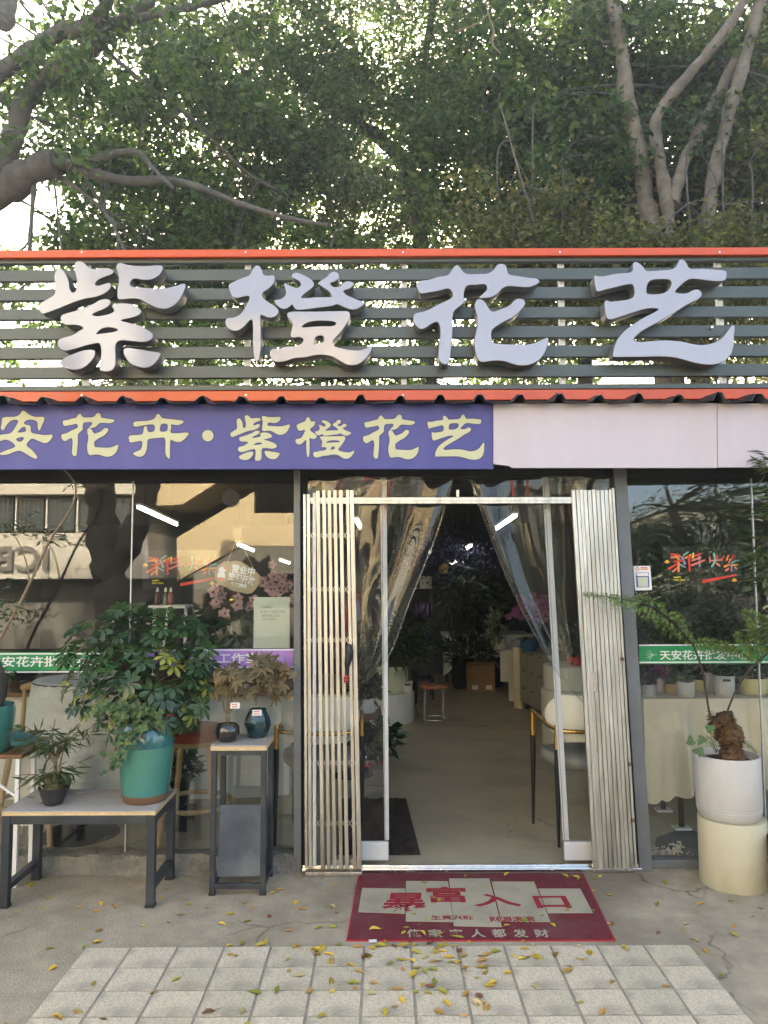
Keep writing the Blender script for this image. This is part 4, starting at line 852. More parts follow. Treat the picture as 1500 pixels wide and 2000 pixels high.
# bamboo plant leaning in from the right edge
rb = Vector((P(1575, 1700, -.35).x, -.33, 0))
rbt = thing('potted_plant', 'tall bamboo leaning in from the right edge beside the window', 'potted plant', rb)
u = .002; pot(rbt, rb, [(.11, 0), (.14, .05), (.16, .28), (.15, .28), (.14, .24)], M_mattblack, 'pot', soil=(.14, .25))
b = MB()
for c in (((1590, 1500), (1560, 1250), (1530, 1050), (1512, 920)), ((1595, 1500), (1575, 1300), (1540, 1130), (1500, 1060))):
    b.tube(spline([P(x_, y_, -.3) for x_, y_ in c], 6), .006, 6)
b.build('stem', M_twig, rbt, smooth=60)
pos = []; 
for (cx_, cy_, n_, s_) in ((1490, 905, 46, 20), (1500, 1000, 20, 18), (1475, 1080, 60, 28), (1490, 1130, 40, 25), (1500, 1230, 40, 25), (1515, 960, 40, 25)):
    for _ in range(n_): pos.append(list(P(cx_ + random.gauss(6, s_ * .6), cy_ + random.gauss(0, s_ * .4), -.3 + random.gauss(0, .05))))
pos = np.array(pos); n = len(pos); d = rng.normal(size=(n, 3)) * np.array([.6, .5, .4]) + np.array([-.8, 0, -.2]); V_, F_ = leafcloud(pos, d, .085 * rng.uniform(.5, 1.2, n), .012, .05)
o = link('foliage', npmesh('foliage', V_, F_), M_bamb, rbt); o['kind'] = 'stuff'

# ------------------------------------------------------------------ red doormat
m0, m1, m2, m3_ = G(703, 1708), G(1137, 1708), G(1198, 1838), G(680, 1838)
dm = thing('doormat', 'red doormat with staggered beige panels and Chinese lettering before the door', 'doormat', ((m0.x + m2.x) / 2, (m0.y + m2.y) / 2, 0))
def slab(pts, z0, z1, mt, name, par):
    n = len(pts); vs = [(p[0], p[1], z1) for p in pts] + [(p[0], p[1], z0) for p in pts]
    return MB().add(vs, [tuple(range(n)), tuple(range(2 * n - 1, n - 1, -1))] + [(i, n + i, n + (i + 1) % n, (i + 1) % n) for i in range(n)]).build(name, mt, par)
cs = [m3_, m2, m1, m0]; cen = sum(cs, Vector()) / 4
slab([cen + (p - cen) * 1.012 for p in cs], 0, .006, M_redmate, 'edging', dm)
slab(cs, 0, .0085, M_redmat, 'pile', dm)
def mp_(x, y): return G(560 + x / 1.596, 1660 + y / 1.596)
for q in (((223, 200), (368, 205), (370, 127), (235, 125)), ((371, 229), (519, 231), (503, 104), (372, 103)), ((521, 244), (671, 247), (631, 95), (506, 95)), ((670, 230), (822, 231), (771, 105), (639, 105)), ((814, 203), (955, 203), (915, 127), (784, 127))):
    slab([mp_(*p) for p in q], .0085, .0105, M_beigemat, 'beige_panel', dm)
def mat_text(body, x0, y0, x1, y1, mt, z=.0107, **k):
    a, c, e = G(x0, y1, z), G(x1, y1, z), G((x0 + x1) / 2, y0, z); f = G((x0 + x1) / 2, y1, z)
    text_obj(body, (a.x, a.y, z), (c - a).length, e.y - f.y, mt, dm, u=(1, 0, 0), v=(0, 1, 0), **k)
mat_text('暴', 742, 1744, 832, 1782, M_redprint, bold=.025, shear=.1); mat_text('富', 836, 1732, 916, 1763, M_redprint, bold=.025); mat_text('入', 926, 1746, 1020, 1771, M_redprint, bold=.03); mat_text('口', 1050, 1750, 1118, 1774, M_redprint, bold=.03)
mat_text('生意兴旺', 842, 1788, 926, 1797, M_redprint, bold=.02); mat_text('财源滚滚', 957, 1790, 1048, 1801, M_redprint, bold=.02)
for k, chh in enumerate('俺家客人都发财'): mat_text(chh, 795 + 42 * k, 1815, 823 + 42 * k, 1831, M_beigemat, z=.0088, bold=.02)
ct = thing('paper_scrap', 'small white printed paper scrap lying at the edge of the doormat', 'paper', G(728, 1841)); c = G(728, 1841)
MB().box((c.x, c.y, .007), (.034, .02, .002), (.1, 0, .1)).build('scrap', M_label, ct)

# ------------------------------------------------------------------ inside the shop: left window
YI = GL + .02                   # stickers stand just behind the glass
YO = GL - .003
def strip(name, label, px0, px1, y0, y1, mt, rim, words, ornaments, yb_=None):
    p0, p1 = P(px0, y1, YO), P(px1, y0, YO)
    t = thing(name, label, 'window strip', ((p0.x + p1.x) / 2, YO, p0.z))
    MB().box2((p0.x, YO, p0.z), (p1.x, YO + .002, p1.z)).build('band', mt, t)
    for ya, yb2 in ((y0, y0 + 2.6), (y1 - 2.6, y1)):
        MB().box2((p0.x, YO - .001, P(745, yb2, YO).z), (p1.x, YO + .0005, P(745, ya, YO).z)).build('rim', rim, t)
    for (w, x0, x1) in words: wall_text(w, x0, y0 + 9, x1, y1 - 8, YO - .0006, M_wprint, t, bold=.018)
    for (x, sgn) in ornaments:
        yc = (y0 + y1) / 2; b = MB(); c = P(x, yc, YO - .0008)
        for a in (-.95, -.5, 0, .5, .95):
            e = c + Vector((sgn * math.cos(a) * .042, 0, math.sin(a) * .032)); b.bar(c, e, .0012, .007, up=(0, -1, 0))
        b.bar(c - Vector((sgn * .02, 0, 0)), c, .0012, .008, up=(0, -1, 0)); b.build('ornament', M_wprint, t)
    return t
strip('window_strip', 'green window strip lettered in white on the right window', 1249, 1640, 1261, 1297, M_green, M_wprint, (('天安花卉批发中心', 1289, 1463),), ((1276, -1), (1484, 1)))
strip('window_strip', 'green window strip lettered in white, behind the bushy plant in the left window', -160, 272, 1273, 1311, M_green, M_wprint, (('天安花卉批发中心', -25, 196),), ((222, 1),))
strip('window_strip', 'lilac window strip lettered in white across the left window', 286, 574, 1267, 1304, M_lilac, M_wprint, (('紫橙花艺工作室', 314, 505),), ((540, 1),))
def sticker(label, ox, oy, s, YI):      # new year sticker; strokes given in a 1500x667 frame of the right-hand one
    def Q(x, y, d=0): return P(ox + x * s, oy + y * s, YI - d)
    a, c = Q(370, 470), Q(1190, 40)
    t = thing('new_year_sticker', label, 'sticker', (a.x, YI, a.z))
    MB().box2((a.x, YI, a.z), (c.x, YI + .0008, c.z)).build('film', M_film, t)
    k = 0
    for (x0, y0, x1, y1, wd, mt) in ((452,125,540,135,24,M_st_red),(450,160,545,150,24,M_st_pk),(500,150,545,190,26,M_st_or),(485,205,580,195,22,M_st_red),(425,282,520,225,24,M_st_red),(470,310,520,270,24,M_st_pk),(530,190,530,310,26,M_st_or),(585,135,635,100,16,M_st_gr),(570,160,600,230,28,M_st_bl),(540,235,600,265,20,M_st_bl),
        (605,165,665,130,22,M_st_or),(640,150,650,300,28,M_st_red),(660,160,770,118,24,M_st_red),(690,115,685,165,18,M_st_ye),(680,190,770,160,24,M_st_pk),(672,245,810,190,24,M_st_pk),(750,150,760,255,20,M_st_bl),
        (870,160,870,215,18,M_st_pk),(915,120,925,190,24,M_st_gr),(930,190,890,260,22,M_st_gr),(945,135,950,180,20,M_st_red),(890,195,1000,185,20,M_st_pk),(1020,150,1000,180,18,M_st_red),(945,225,975,250,24,M_st_pk),
        (1070,140,1050,190,18,M_st_or),(1130,140,1075,215,22,M_st_red),(1090,180,1080,220,18,M_st_pk),(1030,258,1080,240,24,M_st_or),(1100,245,1165,238,20,M_st_or),(1115,210,1180,190,18,M_st_gr),(1105,225,1105,310,18,M_st_bl),(1045,300,1070,280,24,M_st_pk),(1140,265,1155,280,18,M_st_pk),
        (800,420,1000,380,34,M_st_red),(990,383,1150,350,24,M_st_red)):
        d = .0007 + .00025 * (k % 4); k += 1
        p0, p1 = Q(x0, y0, d), Q(x1, y1, d); v = (p1 - p0); r = MM(wd * s * .5, p0); ax = Vector((v.x, 0, v.z)).normalized(); n_ = Vector((-ax.z, 0, ax.x)); pts = []
        for q in range(7): an = math.pi / 2 + math.pi * q / 6; pts.append(p0 + ax * math.cos(an) * r + n_ * math.sin(an) * r)
        for q in range(7): an = -math.pi / 2 + math.pi * q / 6; pts.append(p1 + ax * math.cos(an) * r * .8 + n_ * math.sin(an) * r * .8)
        m_ = len(pts); back = [Vector((p.x, p.y + .0002, p.z)) for p in pts]
        MB().add(pts + back, [tuple(range(m_)), tuple(range(2 * m_ - 1, m_ - 1, -1))]).build('brush_stroke', mt, t)
    for (x, y) in ((405, 205), (1135, 405)):
        pts = [Q(x + 30 * math.cos(q), y + 20 * math.sin(q) * (1 if math.sin(q) > 0 else .35), .0012) for q in np.linspace(0, 2 * math.pi, 16, endpoint=False)]
        MB().add(pts, [tuple(range(15, -1, -1))]).build('ingot', M_st_or, t)
        pts = [Q(x + 13 * math.cos(q), y - 9 + 10 * math.sin(q), .0014) for q in np.linspace(0, 2 * math.pi, 12, endpoint=False)]
        MB().add(pts, [tuple(range(11, -1, -1))]).build('ingot_top', M_st_ye, t)
    for w_, y0, y1, x1 in (('HAPPY', 367, 384, 555), ('NEW YEAR', 396, 412, 603)):
        wall_text(w_, ox + 478 * s, oy + y0 * s, ox + x1 * s, oy + y1 * s, YI - .001, M_st_ye, t, bold=.03)
    return t
sticker('colourful brush stroke new year sticker on the left window behind the bushy plant', 212, 1067, .178, GL + .012)
sticker('colourful brush stroke new year sticker on the right window beside the payment card', 1230, 1060, .180, GL - .003)
# payment card (its square code left blank)
pc = thing('payment_card', 'white payment card with a blue frame stuck low on the right window', 'card', P(1255, 1150, GL - .004))
a, b_, c, d = [P(x, y, GL - .004) for x, y in ((1240.5, 1153.5), (1273.5, 1152.5), (1270, 1105), (1236.5, 1105.5))]
vs = [a, b_, c, d]; MB().add(vs + [v + Vector((0, .0025, 0)) for v in vs], [(0, 1, 2, 3), (7, 6, 5, 4), (0, 4, 5, 1), (1, 5, 6, 2), (2, 6, 7, 3), (3, 7, 4, 0)]).build('card', M_label, pc)
def cq(x0, y0, x1, y1, dd, mt, nm):
    vs = [P(x, y, GL - dd) for x, y in ((x0 + 1.3, y1), (x1 + 1.3, y1), (x1, y0), (x0, y0))]; MB().add(vs, [(0, 1, 2, 3)]).build(nm, mt, pc)
cq(1242, 1118, 1267, 1147, .0046, M_blue, 'blue_frame'); cq(1243, 1119, 1265.5, 1125, .0050, M_label, 'name_field'); cq(1245, 1127, 1265, 1146, .0050, M_paper, 'blank_square'); cq(1251, 1108, 1264, 1110.2, .0046, M_st_red, 'red_line'); cq(1251, 1111.3, 1266, 1113, .0046, M_st_or, 'orange_line')
rg = [P(1245 + 3.6 * math.cos(q), 1111.5 + 3.6 * math.sin(q), GL - .0046) for q in np.linspace(0, 6.283, 16, endpoint=False)]; ri = [P(1245 + 2.6 * math.cos(q), 1111.5 + 2.6 * math.sin(q), GL - .0046) for q in np.linspace(0, 6.283, 16, endpoint=False)]
MB().add(rg + ri, [(i, (i + 1) % 16, 16 + (i + 1) % 16, 16 + i) for i in range(16)]).build('round_mark', M_st_red, pc)
# paper notice
nt_ = thing('paper_notice', 'pale paper notice with small grey writing taped to the left window', 'notice', P(530, 1265, YI + .004))
a, c = P(495, 1266, YI + .004), P(566, 1166, YI + .004); MB().box2((a.x, YI + .004, a.z), (c.x, YI + .005, c.z)).build('sheet', M_paper, nt_)
for w_, x0, x1, y0, y1 in (('工作时间', 511, 531, 1184, 1189), ('周一至日', 509, 522, 1192, 1197), ('9:30-19:30', 530, 556, 1192, 1197), ('18018761167', 511, 545, 1200, 1205), ('13714306', 511, 538, 1207, 1212)): wall_text(w_, x0, y0, x1, y1, YI + .0032, M_grayink, nt_)
# open sign
sgn_ = thing('open_sign', 'cloud shaped kraft sign with white Chinese lettering hung on cords in the window', 'sign', P(462, 1165, YI + .01))
ys = YI + .012
ol = [(418,1120),(421,1108),(430,1102),(438,1096),(450,1097),(460,1095),(470,1097),(480,1102),(490,1110),(498,1115),(506,1122),(508,1130),(506,1140),(500,1150),(492,1158),(482,1160),(472,1157),(462,1156),(452,1153),(440,1146),(428,1142),(420,1132)]
pts = [P(x, y, ys) for x, y in ol]; m_ = len(pts); bk = [p + Vector((0, .005, 0)) for p in pts]
MB().add(pts + bk, [tuple(range(m_)), tuple(range(2 * m_ - 1, m_ - 1, -1))] + [(i, m_ + i, m_ + (i + 1) % m_, (i + 1) % m_) for i in range(m_)]).build('board', M_signw, sgn_)
b = MB(); b.tube([P(444, 1099, ys), P(463, 1050, ys)], .0016, 5); b.tube([P(498, 1116, ys), P(466, 1050, ys)], .0016, 5); b.build('cord', M_ply, sgn_)
a, c = P(454, 1049, YI), P(472, 1031, YI); MB().box2((a.x, YI, a.z), (c.x, YI + .004, c.z)).build('hook_plate', M_film, sgn_)
for w_, x0, y0, x1, y1, rt in (('营业中', 452, 1105, 498, 1122, -.18), ('空调开放', 446, 1122, 499, 1138, -.22), ('推门请进', 451, 1139, 482, 1147, -.15)): wall_text(w_, x0, y0, x1, y1, ys - .0006, M_wprint, sgn_, bold=.03, rot=rt)
def disc(cx_, cy_, rx, ry, dd, mt, nm, par): MB().add([P(cx_ + rx * math.cos(q), cy_ + ry * math.sin(q), ys - dd) for q in np.linspace(0, 6.283, 16, endpoint=False)], [tuple(range(15, -1, -1))]).build(nm, mt, par)
disc(432, 1124, 8, 9, .0006, M_wprint, 'cat_body', sgn_); disc(434, 1113, 7.5, 6, .0008, M_wprint, 'cat_head', sgn_); disc(440, 1109, 3, 3, .001, M_st_or, 'ear_patch', sgn_); disc(431, 1131, 8, 3.5, .001, M_st_pk, 'red_bib', sgn_)
cbell = P(453, 1172, ys); bl_ = thing('brass_bell', 'small round brass bell hanging below the cloud shaped sign', 'bell', cbell)
MB().lathe(cbell, [(0, -.020), (.014, -.014), (.020, 0), (.014, .014), (0, .020)], 16).build('body', M_gold, bl_, smooth=60); MB().tube([cbell + Vector((0, 0, .018)), P(455, 1156, ys)], .0012, 5).build('cord', M_redp, bl_)

def orchid(label, base, potp, stems, nfl, mt, seed, size=.035, spread=.05, potm=None, leafmat=M_dkleaf):
    r = random.Random(seed); t = thing('orchid', label, 'orchid', base)
    if potp: pot(t, base, potp, potm or M_pottl, soil=(potp[-1][0], potp[-1][1]))
    fb = MB()
    for k in range(5): leaflet(fb, size, size * .85, .002, 2 * math.pi * k / 5 + .3, .2, seg=3, shape=.8, curl=.3)
    fm = fb.mesh('flower'); fm.materials.append(mt); cb = MB(); cb.lathe((0, 0, .003), [(size * .2, 0), (size * .12, size * .25), (0, size * .3)], 8); cm = cb.mesh('flower_heart'); cm.materials.append(M_magf)
    b = MB()
    for pts in stems:
        sp = spline(pts, 8); b.tube(sp, .003, 5)
        for k in range(nfl):
            i = len(sp) - 1 - int(k / nfl * len(sp) * .62); p = sp[i] + Vector((r.gauss(0, spread * .6), r.uniform(-.05, .02), r.gauss(0, spread * .55)))
            M = orient(p, (r.uniform(-.5, .5), -1, r.uniform(-.3, .4)), r.uniform(-.4, .4), r.uniform(.8, 1.2)); f = inst('flower', fm, M, t); ORG[f.name] = Vector((0, 0, 0))
            h = bpy.data.objects.new('flower_heart', cm); COL.objects.link(h); h.parent = f
    b.build('stem', M_twig, t, smooth=60)
    lb = MB()
    for k in range(6): leaflet(lb, .20, .055, .01, k * 1.05, .3, seg=5, curl=.5)
    l = lb.build('foliage', leafmat, t, smooth=60); l.location = base + Vector((0, 0, (potp[-1][1] if potp else 0) + .02)); return t
def blob(name, label, cat, base, potprof, potm, ctr, radii, n, L, Wd, mt, seed, dirz=-.2, group=None):
    t = thing(name, label, cat, base, group); 
    if potprof: pot(t, base, potprof, potm, soil=(potprof[-1][0] * .96, potprof[-1][1] - .01), n=24)
    g = np.random.default_rng(seed); v = g.normal(size=(n, 3)); v /= np.linalg.norm(v, axis=1, keepdims=True); v *= g.uniform(.15, 1, (n, 1)) ** .6
    pos = np.array(ctr) + v * np.array(radii); d = v * np.array(radii) / max(radii) + g.normal(size=(n, 3)) * .45 + np.array([0, 0, dirz])
    V_, F_ = leafcloud(pos, d, L * g.uniform(.6, 1.2, n), Wd * g.uniform(.7, 1.2, n), .08)
    o = link('foliage', npmesh('foliage', V_, F_), mt, t); o['kind'] = 'stuff'
    b = MB()
    for k in range(7):
        q = Vector(pos[k]); b.tube([Vector(base) + Vector((0, 0, (potprof[-1][1] - .02) if potprof else 0)), lerp(Vector(base), q, .5) + Vector((0, 0, .04)), q], .004, 5)
    b.build('stem', M_dtwig, t); return t
sp_pot = lambda r, h: [(r * .75, 0), (r * .95, h * .1), (r, h * .6), (r, h), (r * .9, h), (r * .88, h * .85)]

# counter, stools and chair behind the left window
Yc = 1.45; cl, cr = P(405, 1548, Yc), P(556, 1548, Yc)
ctn = thing('counter', 'pale curved counter with a brown wooden top inside the left window', 'counter', ((cl.x + cr.x) / 2, Yc, 0))
ztop = P(480, 1345, Yc).z
b = MB(); rows = []
for z in (0, ztop - .03): rows.append([Vector((lerp(cl.x - 1.9, cr.x + .03, i / 24), Yc - .12 * math.sin(math.pi * i / 24) ** .5, z)) for i in range(25)])
b.grid(rows[::-1]); MB_ = b; b.box2((cl.x - 1.9, Yc + .02, 0), (cr.x + .03, Yc + .45, ztop - .03)); b.build('front', M_counter, ctn, smooth=40)
MB().box2((cl.x - 1.95, Yc - .16, ztop - .03), (cr.x + .05, Yc + .48, ztop)).build('counter_top', M_brownw, ctn, bev=.004)
def barstool(label, c, seatmat, zseat, seed, back=True):
    t = thing('bar_stool', label, 'stool', c, 'wooden bar stools inside the left window'); c = Vector(c); w = .20
    MB().lathe(c + Vector((0, 0, zseat)), [(0, 0), (w * .95, 0), (w, .02), (w, .045), (w * .9, .06), (0, .065)], 28).build('seat', seatmat, t, smooth=50)
    MB().lathe(c + Vector((0, 0, zseat - .03)), [(w * .85, 0), (w * .92, .03), (0, .03)], 24).build('seat_frame', M_stoolw, t, smooth=50)
    for k in range(4):
        a = math.pi / 4 + k * math.pi / 2; MB().tube([c + Vector((.24 * math.cos(a), .24 * math.sin(a), 0)), c + Vector((.15 * math.cos(a), .15 * math.sin(a), zseat - .01))], [.016, .020], 8).build('leg', M_stoolw, t, smooth=50)
    MB().tube([c + Vector((.215 * math.cos(a), .215 * math.sin(a), .26)) for a in np.linspace(0, 2 * math.pi, 25)], .014, 8).build('foot_ring', M_stoolw, t, smooth=50)
    if back:
        for s in (-1, 1): MB().tube([c + Vector((s * .16, .14, zseat)), c + Vector((s * .17, .19, zseat + .30))], .014, 8).build('back_post', M_stoolw, t, smooth=50)
        MB().tube(spline([c + Vector((s * .19, .19 - .0 * s, zseat + .30 + .02 * (1 - s * s))) for s in (-1, -.5, 0, .5, 1)], 4), .024, 8).build('back_rail', M_stoolw, t, smooth=50)
    return t
s1 = G(378, 1655); zs = P(378, 1440, s1.y).z
barstool('wooden bar stool with a red leather seat, beside the teal jar', (s1.x, s1.y, 0), M_redseat, zs, 1)
s2_ = G(78, 1690); barstool('wooden bar stool with a blue cushion, behind the left window edge', (P(68, 1600, .45).x, .45, 0), mat('blue_cushion', (.06, .22, .27), .8), P(60, 1450, .45).z, 2)
# cloth-covered display stand
cc = Vector((P(160, 1500, .62).x, .62, 0)); zc = P(160, 1325, .62).z
cs_ = thing('draped_stand', 'display stand under a fringed white woven cloth in the left window', 'display stand', cc)
MB().lathe(cc, [(.24, 0), (.22, .02), (.06, .05), (.05, zc - .012), (.30, zc - .012), (.30, zc - .004), (0, zc - .004)], 28).build('stand', M_dark, cs_, smooth=40)
rows = []
for j in range(22):
    v = j / 21; r_ = .02 + .29 * min(1, v / .25) + .06 * max(0, v - .25); z = zc if v < .25 else zc - (v - .25) / .75 * .62
    rows.append([cc + Vector((r_ * (1 + .13 * max(0, v - .25) * math.sin(9 * a + .8 * math.sin(3 * a))) * math.cos(a), r_ * (1 + .13 * max(0, v - .25) * math.sin(9 * a + .8 * math.sin(3 * a))) * math.sin(a), z - (.10 * v * (1 + math.sin(2 * a)) if v > .25 else 0))) for a in np.linspace(0, 2 * math.pi, 97)])
tcl = MB().grid(rows).build('woven_cloth', M_lace, cs_, smooth=180)
fr = MB()
for p in rows[-1][::1]:
    for _ in range(2): q = p + Vector((random.uniform(-.008, .008), random.uniform(-.008, .008), 0)); fr.bar(q, q + Vector((random.uniform(-.006, .006), 0, -.05)), .002)
o = fr.build('fringe', M_lace, tcl); o['kind'] = 'stuff'
# white shelf frame with three spray bottles, orchids and big-leaf plant on the counter
yF = 1.2; a, c = P(297, 1262, yF), P(365, 1187, yF)
sf = thing('shelf_frame', 'small white display frame carrying three spray bottles', 'shelf', ((a.x + c.x) / 2, yF, a.z))
for x_ in (a.x, c.x - .02): MB().box2((x_, yF, a.z - .3), (x_ + .02, yF + .02, c.z)).build('upright', M_white, sf)
MB().box2((a.x - .01, yF - .08, c.z), (c.x + .01, yF + .15, c.z + .02)).build('shelf_board', M_white, sf, bev=.002)
MB().bar((a.x + .08, yF, a.z), (a.x + .11, yF, c.z), .016).build('brace', M_white, sf)
for k, (x_, mt_, nm) in enumerate(((307, flat('brown_liquid', (.09, .03, .02), .2), 'brown spray bottle with a white nozzle, leftmost of three on the white frame'), (323, flat('grey_liquid', (.14, .15, .14), .2), 'grey spray bottle with a white nozzle, middle of three on the white frame'), (333, flat('pink_liquid', (.34, .12, .10), .2), 'pink spray bottle with a white nozzle, rightmost of three on the white frame'))):
    q = P(x_, 1187, yF + .03); q.z = c.z + .021; t = thing('spray_bottle', nm, 'bottle', q, 'spray bottles on the white frame')
    MB().lathe(q, [(.020, 0), (.021, .004), (.021, .07), (.009, .085), (.009, .092)], 14).build('body', mt_, t, smooth=40)
    MB().lathe(q, [(.010, .092), (.011, .096), (.008, .115), (.006, .122), (0, .123)], 10).build('nozzle', M_wprint, t, smooth=40)
ob = Vector((P(470, 1330, 1.25).x, 1.27, ztop + .001))
orchid('white and pink moth orchids in bloom behind the kraft sign', ob, [(.07, 0), (.09, .10), (.085, .10), (.08, .09)], [[ob + Vector((0, 0, .1)), P(455, 1240, 1.15), P(440, 1180, 1.1), P(418, 1160, 1.05)], [ob + Vector((0, 0, .1)), P(500, 1240, 1.2), P(495, 1180, 1.1), P(462, 1190, 1.05)], [ob + Vector((.02, 0, .1)), P(520, 1220, 1.25), P(528, 1150, 1.2), P(510, 1130, 1.15)], [ob + Vector((.03, 0, .1)), P(560, 1200, 1.3), P(575, 1150, 1.3), P(540, 1118, 1.25)]], 9, M_pinkf, 4, size=.042, spread=.055)
pb0 = Vector((P(430, 1330, .95).x, 1.3, ztop + .001)); pa = thing('money_tree', 'dark green money tree with finger leaves beside the orchids', 'potted plant', pb0)
pot(pa, pb0, sp_pot(.08, .12), M_pottl, soil=(.07, .1)); r = random.Random(8); b = MB()
for k in range(34):
    p = P(r.uniform(375, 495), r.uniform(1195, 1292), 1.0 + r.uniform(-.12, .12)); b.tube(spline([pb0 + Vector((0, 0, .12)), lerp(pb0, p, .5) + Vector((0, 0, .08)), p], 3), .004, 5)
    inst('leaf', r.choice(PACH), orient(p, (r.uniform(-.6, .6), -.9, r.uniform(.2, .9)), r.uniform(0, 6.28), r.uniform(.6, .95)), pa)
b.build('stem', M_dtwig, pa)
blob('potted_plant', 'dark leafy plant in a small glass vase low behind the bar stool', 'potted plant', Vector((P(352, 1552, .75).x, .75, .12)), sp_pot(.06, .16), M_greenglaze, P(352, 1492, .75), (.12, .1, .16), 160, .10, .035, M_dkleaf, 3)
pst = thing('plinth_block', 'low dark block carrying the glass vase', 'block', (P(352, 1552, .75).x, .75, 0)); MB().box2((P(330, 1552, .75).x, .65, 0), (P(374, 1552, .75).x, .85, .118)).build('block', M_dark, pst, bev=.004)
for k, (x_, y_, r_, h_, lab) in enumerate(((527, 1330, .06, .13, 'rounded cream pot with a small red plant on the counter end'), (486, 1330, .055, .12, 'rounded cream pot behind the green maple pot on the counter'), (418, 1330, .06, .12, 'low cream pot on the counter beside the bar stool back'))):
    q = Vector((P(x_, y_, 1.38).x, 1.36, ztop + .001)); blob('potted_plant', lab, 'potted plant', q, sp_pot(r_, h_), M_pottl, q + Vector((0, 0, h_ + .04)), (.05, .05, .05), 60, .04, .02, M_dkleaf, k + 50, group='small pots on the counter')

# armchairs by the door
def armchair(label, sx, c, rz):
    t = thing('armchair', label, 'armchair', c, 'gold armed chairs inside the door'); M = Matrix.Translation(Vector(c)) @ Matrix.Rotation(rz, 4, 'Z') @ Matrix.Diagonal((.88, .88, 1, 1))
    W2 = lambda x, y, z: M @ Vector((x, y, z))
    for (x, y) in ((-.27, -.23), (.27, -.23), (-.25, .24), (.25, .24)):
        zt = .70 if y < 0 else .72; o = MB().tube([W2(x * 1.02, y * 1.05, 0), W2(x, y, .44), W2(x, y, .56)], [.009, .017, .017], 10).build('leg', M_chblack, t, smooth=50)
        MB().tube([W2(x, y, .56), W2(x, y, zt)], [.017, .013], 10).build('leg_sleeve', M_gold, o, smooth=50)
    rail = spline([W2(-.25, .24, .715), W2(-.265, .0, .69), W2(-.27, -.15, .675), W2(-.22, -.28, .67), W2(0, -.33, .67), W2(.22, -.28, .67), W2(.27, -.15, .675), W2(.265, 0, .69), W2(.25, .24, .715)], 6)
    MB().tube(rail, .013, 10).build('arm_rail', M_gold, t, smooth=60)
    b = MB(); b.lathe((0, 0, 0), [(0, -.05), (.22, -.05), (.265, -.03), (.275, 0), (.265, .03), (.22, .045), (0, .05)], 32); b.v = [tuple(W2(v[0] * (1.0 + .0), v[1] * .95, v[2] + .46 + .03 * (abs(v[0]) / .27) ** 2)) for v in b.v]; b.build('seat', M_chgrey, t, smooth=60)
    b = MB(); rows = []
    for lay in (0, 1):
        for j in range(11):
            v = j / 10; row = []
            for i in range(21):
                u = i / 20; a = (u - .5) * 2.9 * math.sin(math.pi * (.16 + .68 * v)) ** .7; rr_ = .275 + (.028 * math.sin(math.pi * v) ** .5 * math.sin(math.pi * u) ** .5 if lay == 0 else -.02 * math.sin(math.pi * v) ** .5 * math.sin(math.pi * u) ** .5)
                row.append(W2(rr_ * math.sin(a), -rr_ * math.cos(a) - .01, .60 + .27 * v))
            rows.append(row)
    b.grid(rows[:11]); b.grid([rw[::-1] for rw in rows[11:]]); b.build('backrest', M_chcream, t, smooth=60); return t
g1 = G(1093, 1655); rz_ = R(11); l_ = Matrix.Rotation(rz_, 3, 'Z') @ Vector((-.27 * .88, -.24 * .88, 0)); armchair('cream backed armchair with gold arms on the right side of the doorway', 1, (g1.x - l_.x, g1.y - l_.y, 0), rz_)
g2 = G(703, 1660); armchair('cream backed armchair with gold arms behind the half folded left gate', -1, (P(628, 1500, .55).x, g1.y + .22, 0), R(-6))
# loop mat just inside
lm = [G(x, y, .004) for x, y in ((730, 1562), (793, 1562), (821, 1670), (745, 1670))]
lm[0].x -= .25; lm[3].x -= .25
t = thing('loop_mat', 'dark brown curly loop mat on the floor just inside the doorway', 'mat', (sum(lm, Vector()) / 4)); slab([lm[3], lm[2], lm[1], lm[0]], .003, .014, M_mat, 'pile', t)
b = MB(); r = random.Random(2)
for _ in range(900):
    q = lerp(lerp(lm[3], lm[2], r.random()), lerp(lm[0], lm[1], r.random()), r.random()); q.z = .014; a = r.uniform(0, 6.28); e = Vector((math.cos(a), math.sin(a), 0)) * .016
    b.tube([q - e, q + Vector((0, 0, .008)), q + e], .0035, 4, cap=False)
o = b.build('loop', M_mat, t); o['kind'] = 'stuff'

# ------------------------------------------------------------------ further inside
def drum(label, c, r_, h_, group=None):
    t = thing('display_drum', label, 'pedestal', c, group); MB().lathe(c, [(r_, 0), (r_, h_ - .006), (r_ - .006, h_), (0, h_)], 48).build('drum', M_counter, t, smooth=40); return t
d1 = G(752, 1418); d1 = Vector((d1.x, d1.y + .3, 0)); dh = P(760, 1349, d1.y).z; drum('white drum pedestal carrying the ribbed pot, left of the aisle', d1, MM(58, d1), dh)
q = Vector((P(765, 1347, d1.y - .05).x, d1.y - .05, dh + .001)); u = MM(1, q)
blob('potted_plant', 'grassy dark plant in a tall ribbed pale green pot on the drum', 'potted plant', q, [(28 * u, 0), (31 * u, 4 * u), (34 * u, 50 * u), (32 * u, 50 * u), (30 * u, 44 * u)], mat('ribbed_pale_green', (.50, .53, .38), .45, var=.05), q + Vector((0, 0, 78 * u)), (70 * u, 60 * u, 34 * u), 500, .20, .018, M_dkleaf, 6, -.5)
q = Vector((P(796, 1347, d1.y - .15).x, d1.y - .15, dh + .001)); t = thing('small_pot', 'small white footed pot with a black label on the drum edge', 'pot', q)
pot(t, q, [(8 * u, 0), (9 * u, 8 * u), (9.5 * u, 12 * u), (10.5 * u, 22 * u), (9 * u, 22 * u)], M_pottl, soil=(9 * u, 20 * u)); MB().box(q + Vector((0, -10.6 * u, 17 * u)), (12 * u, .004, 4 * u)).build('label', M_chblack, t)
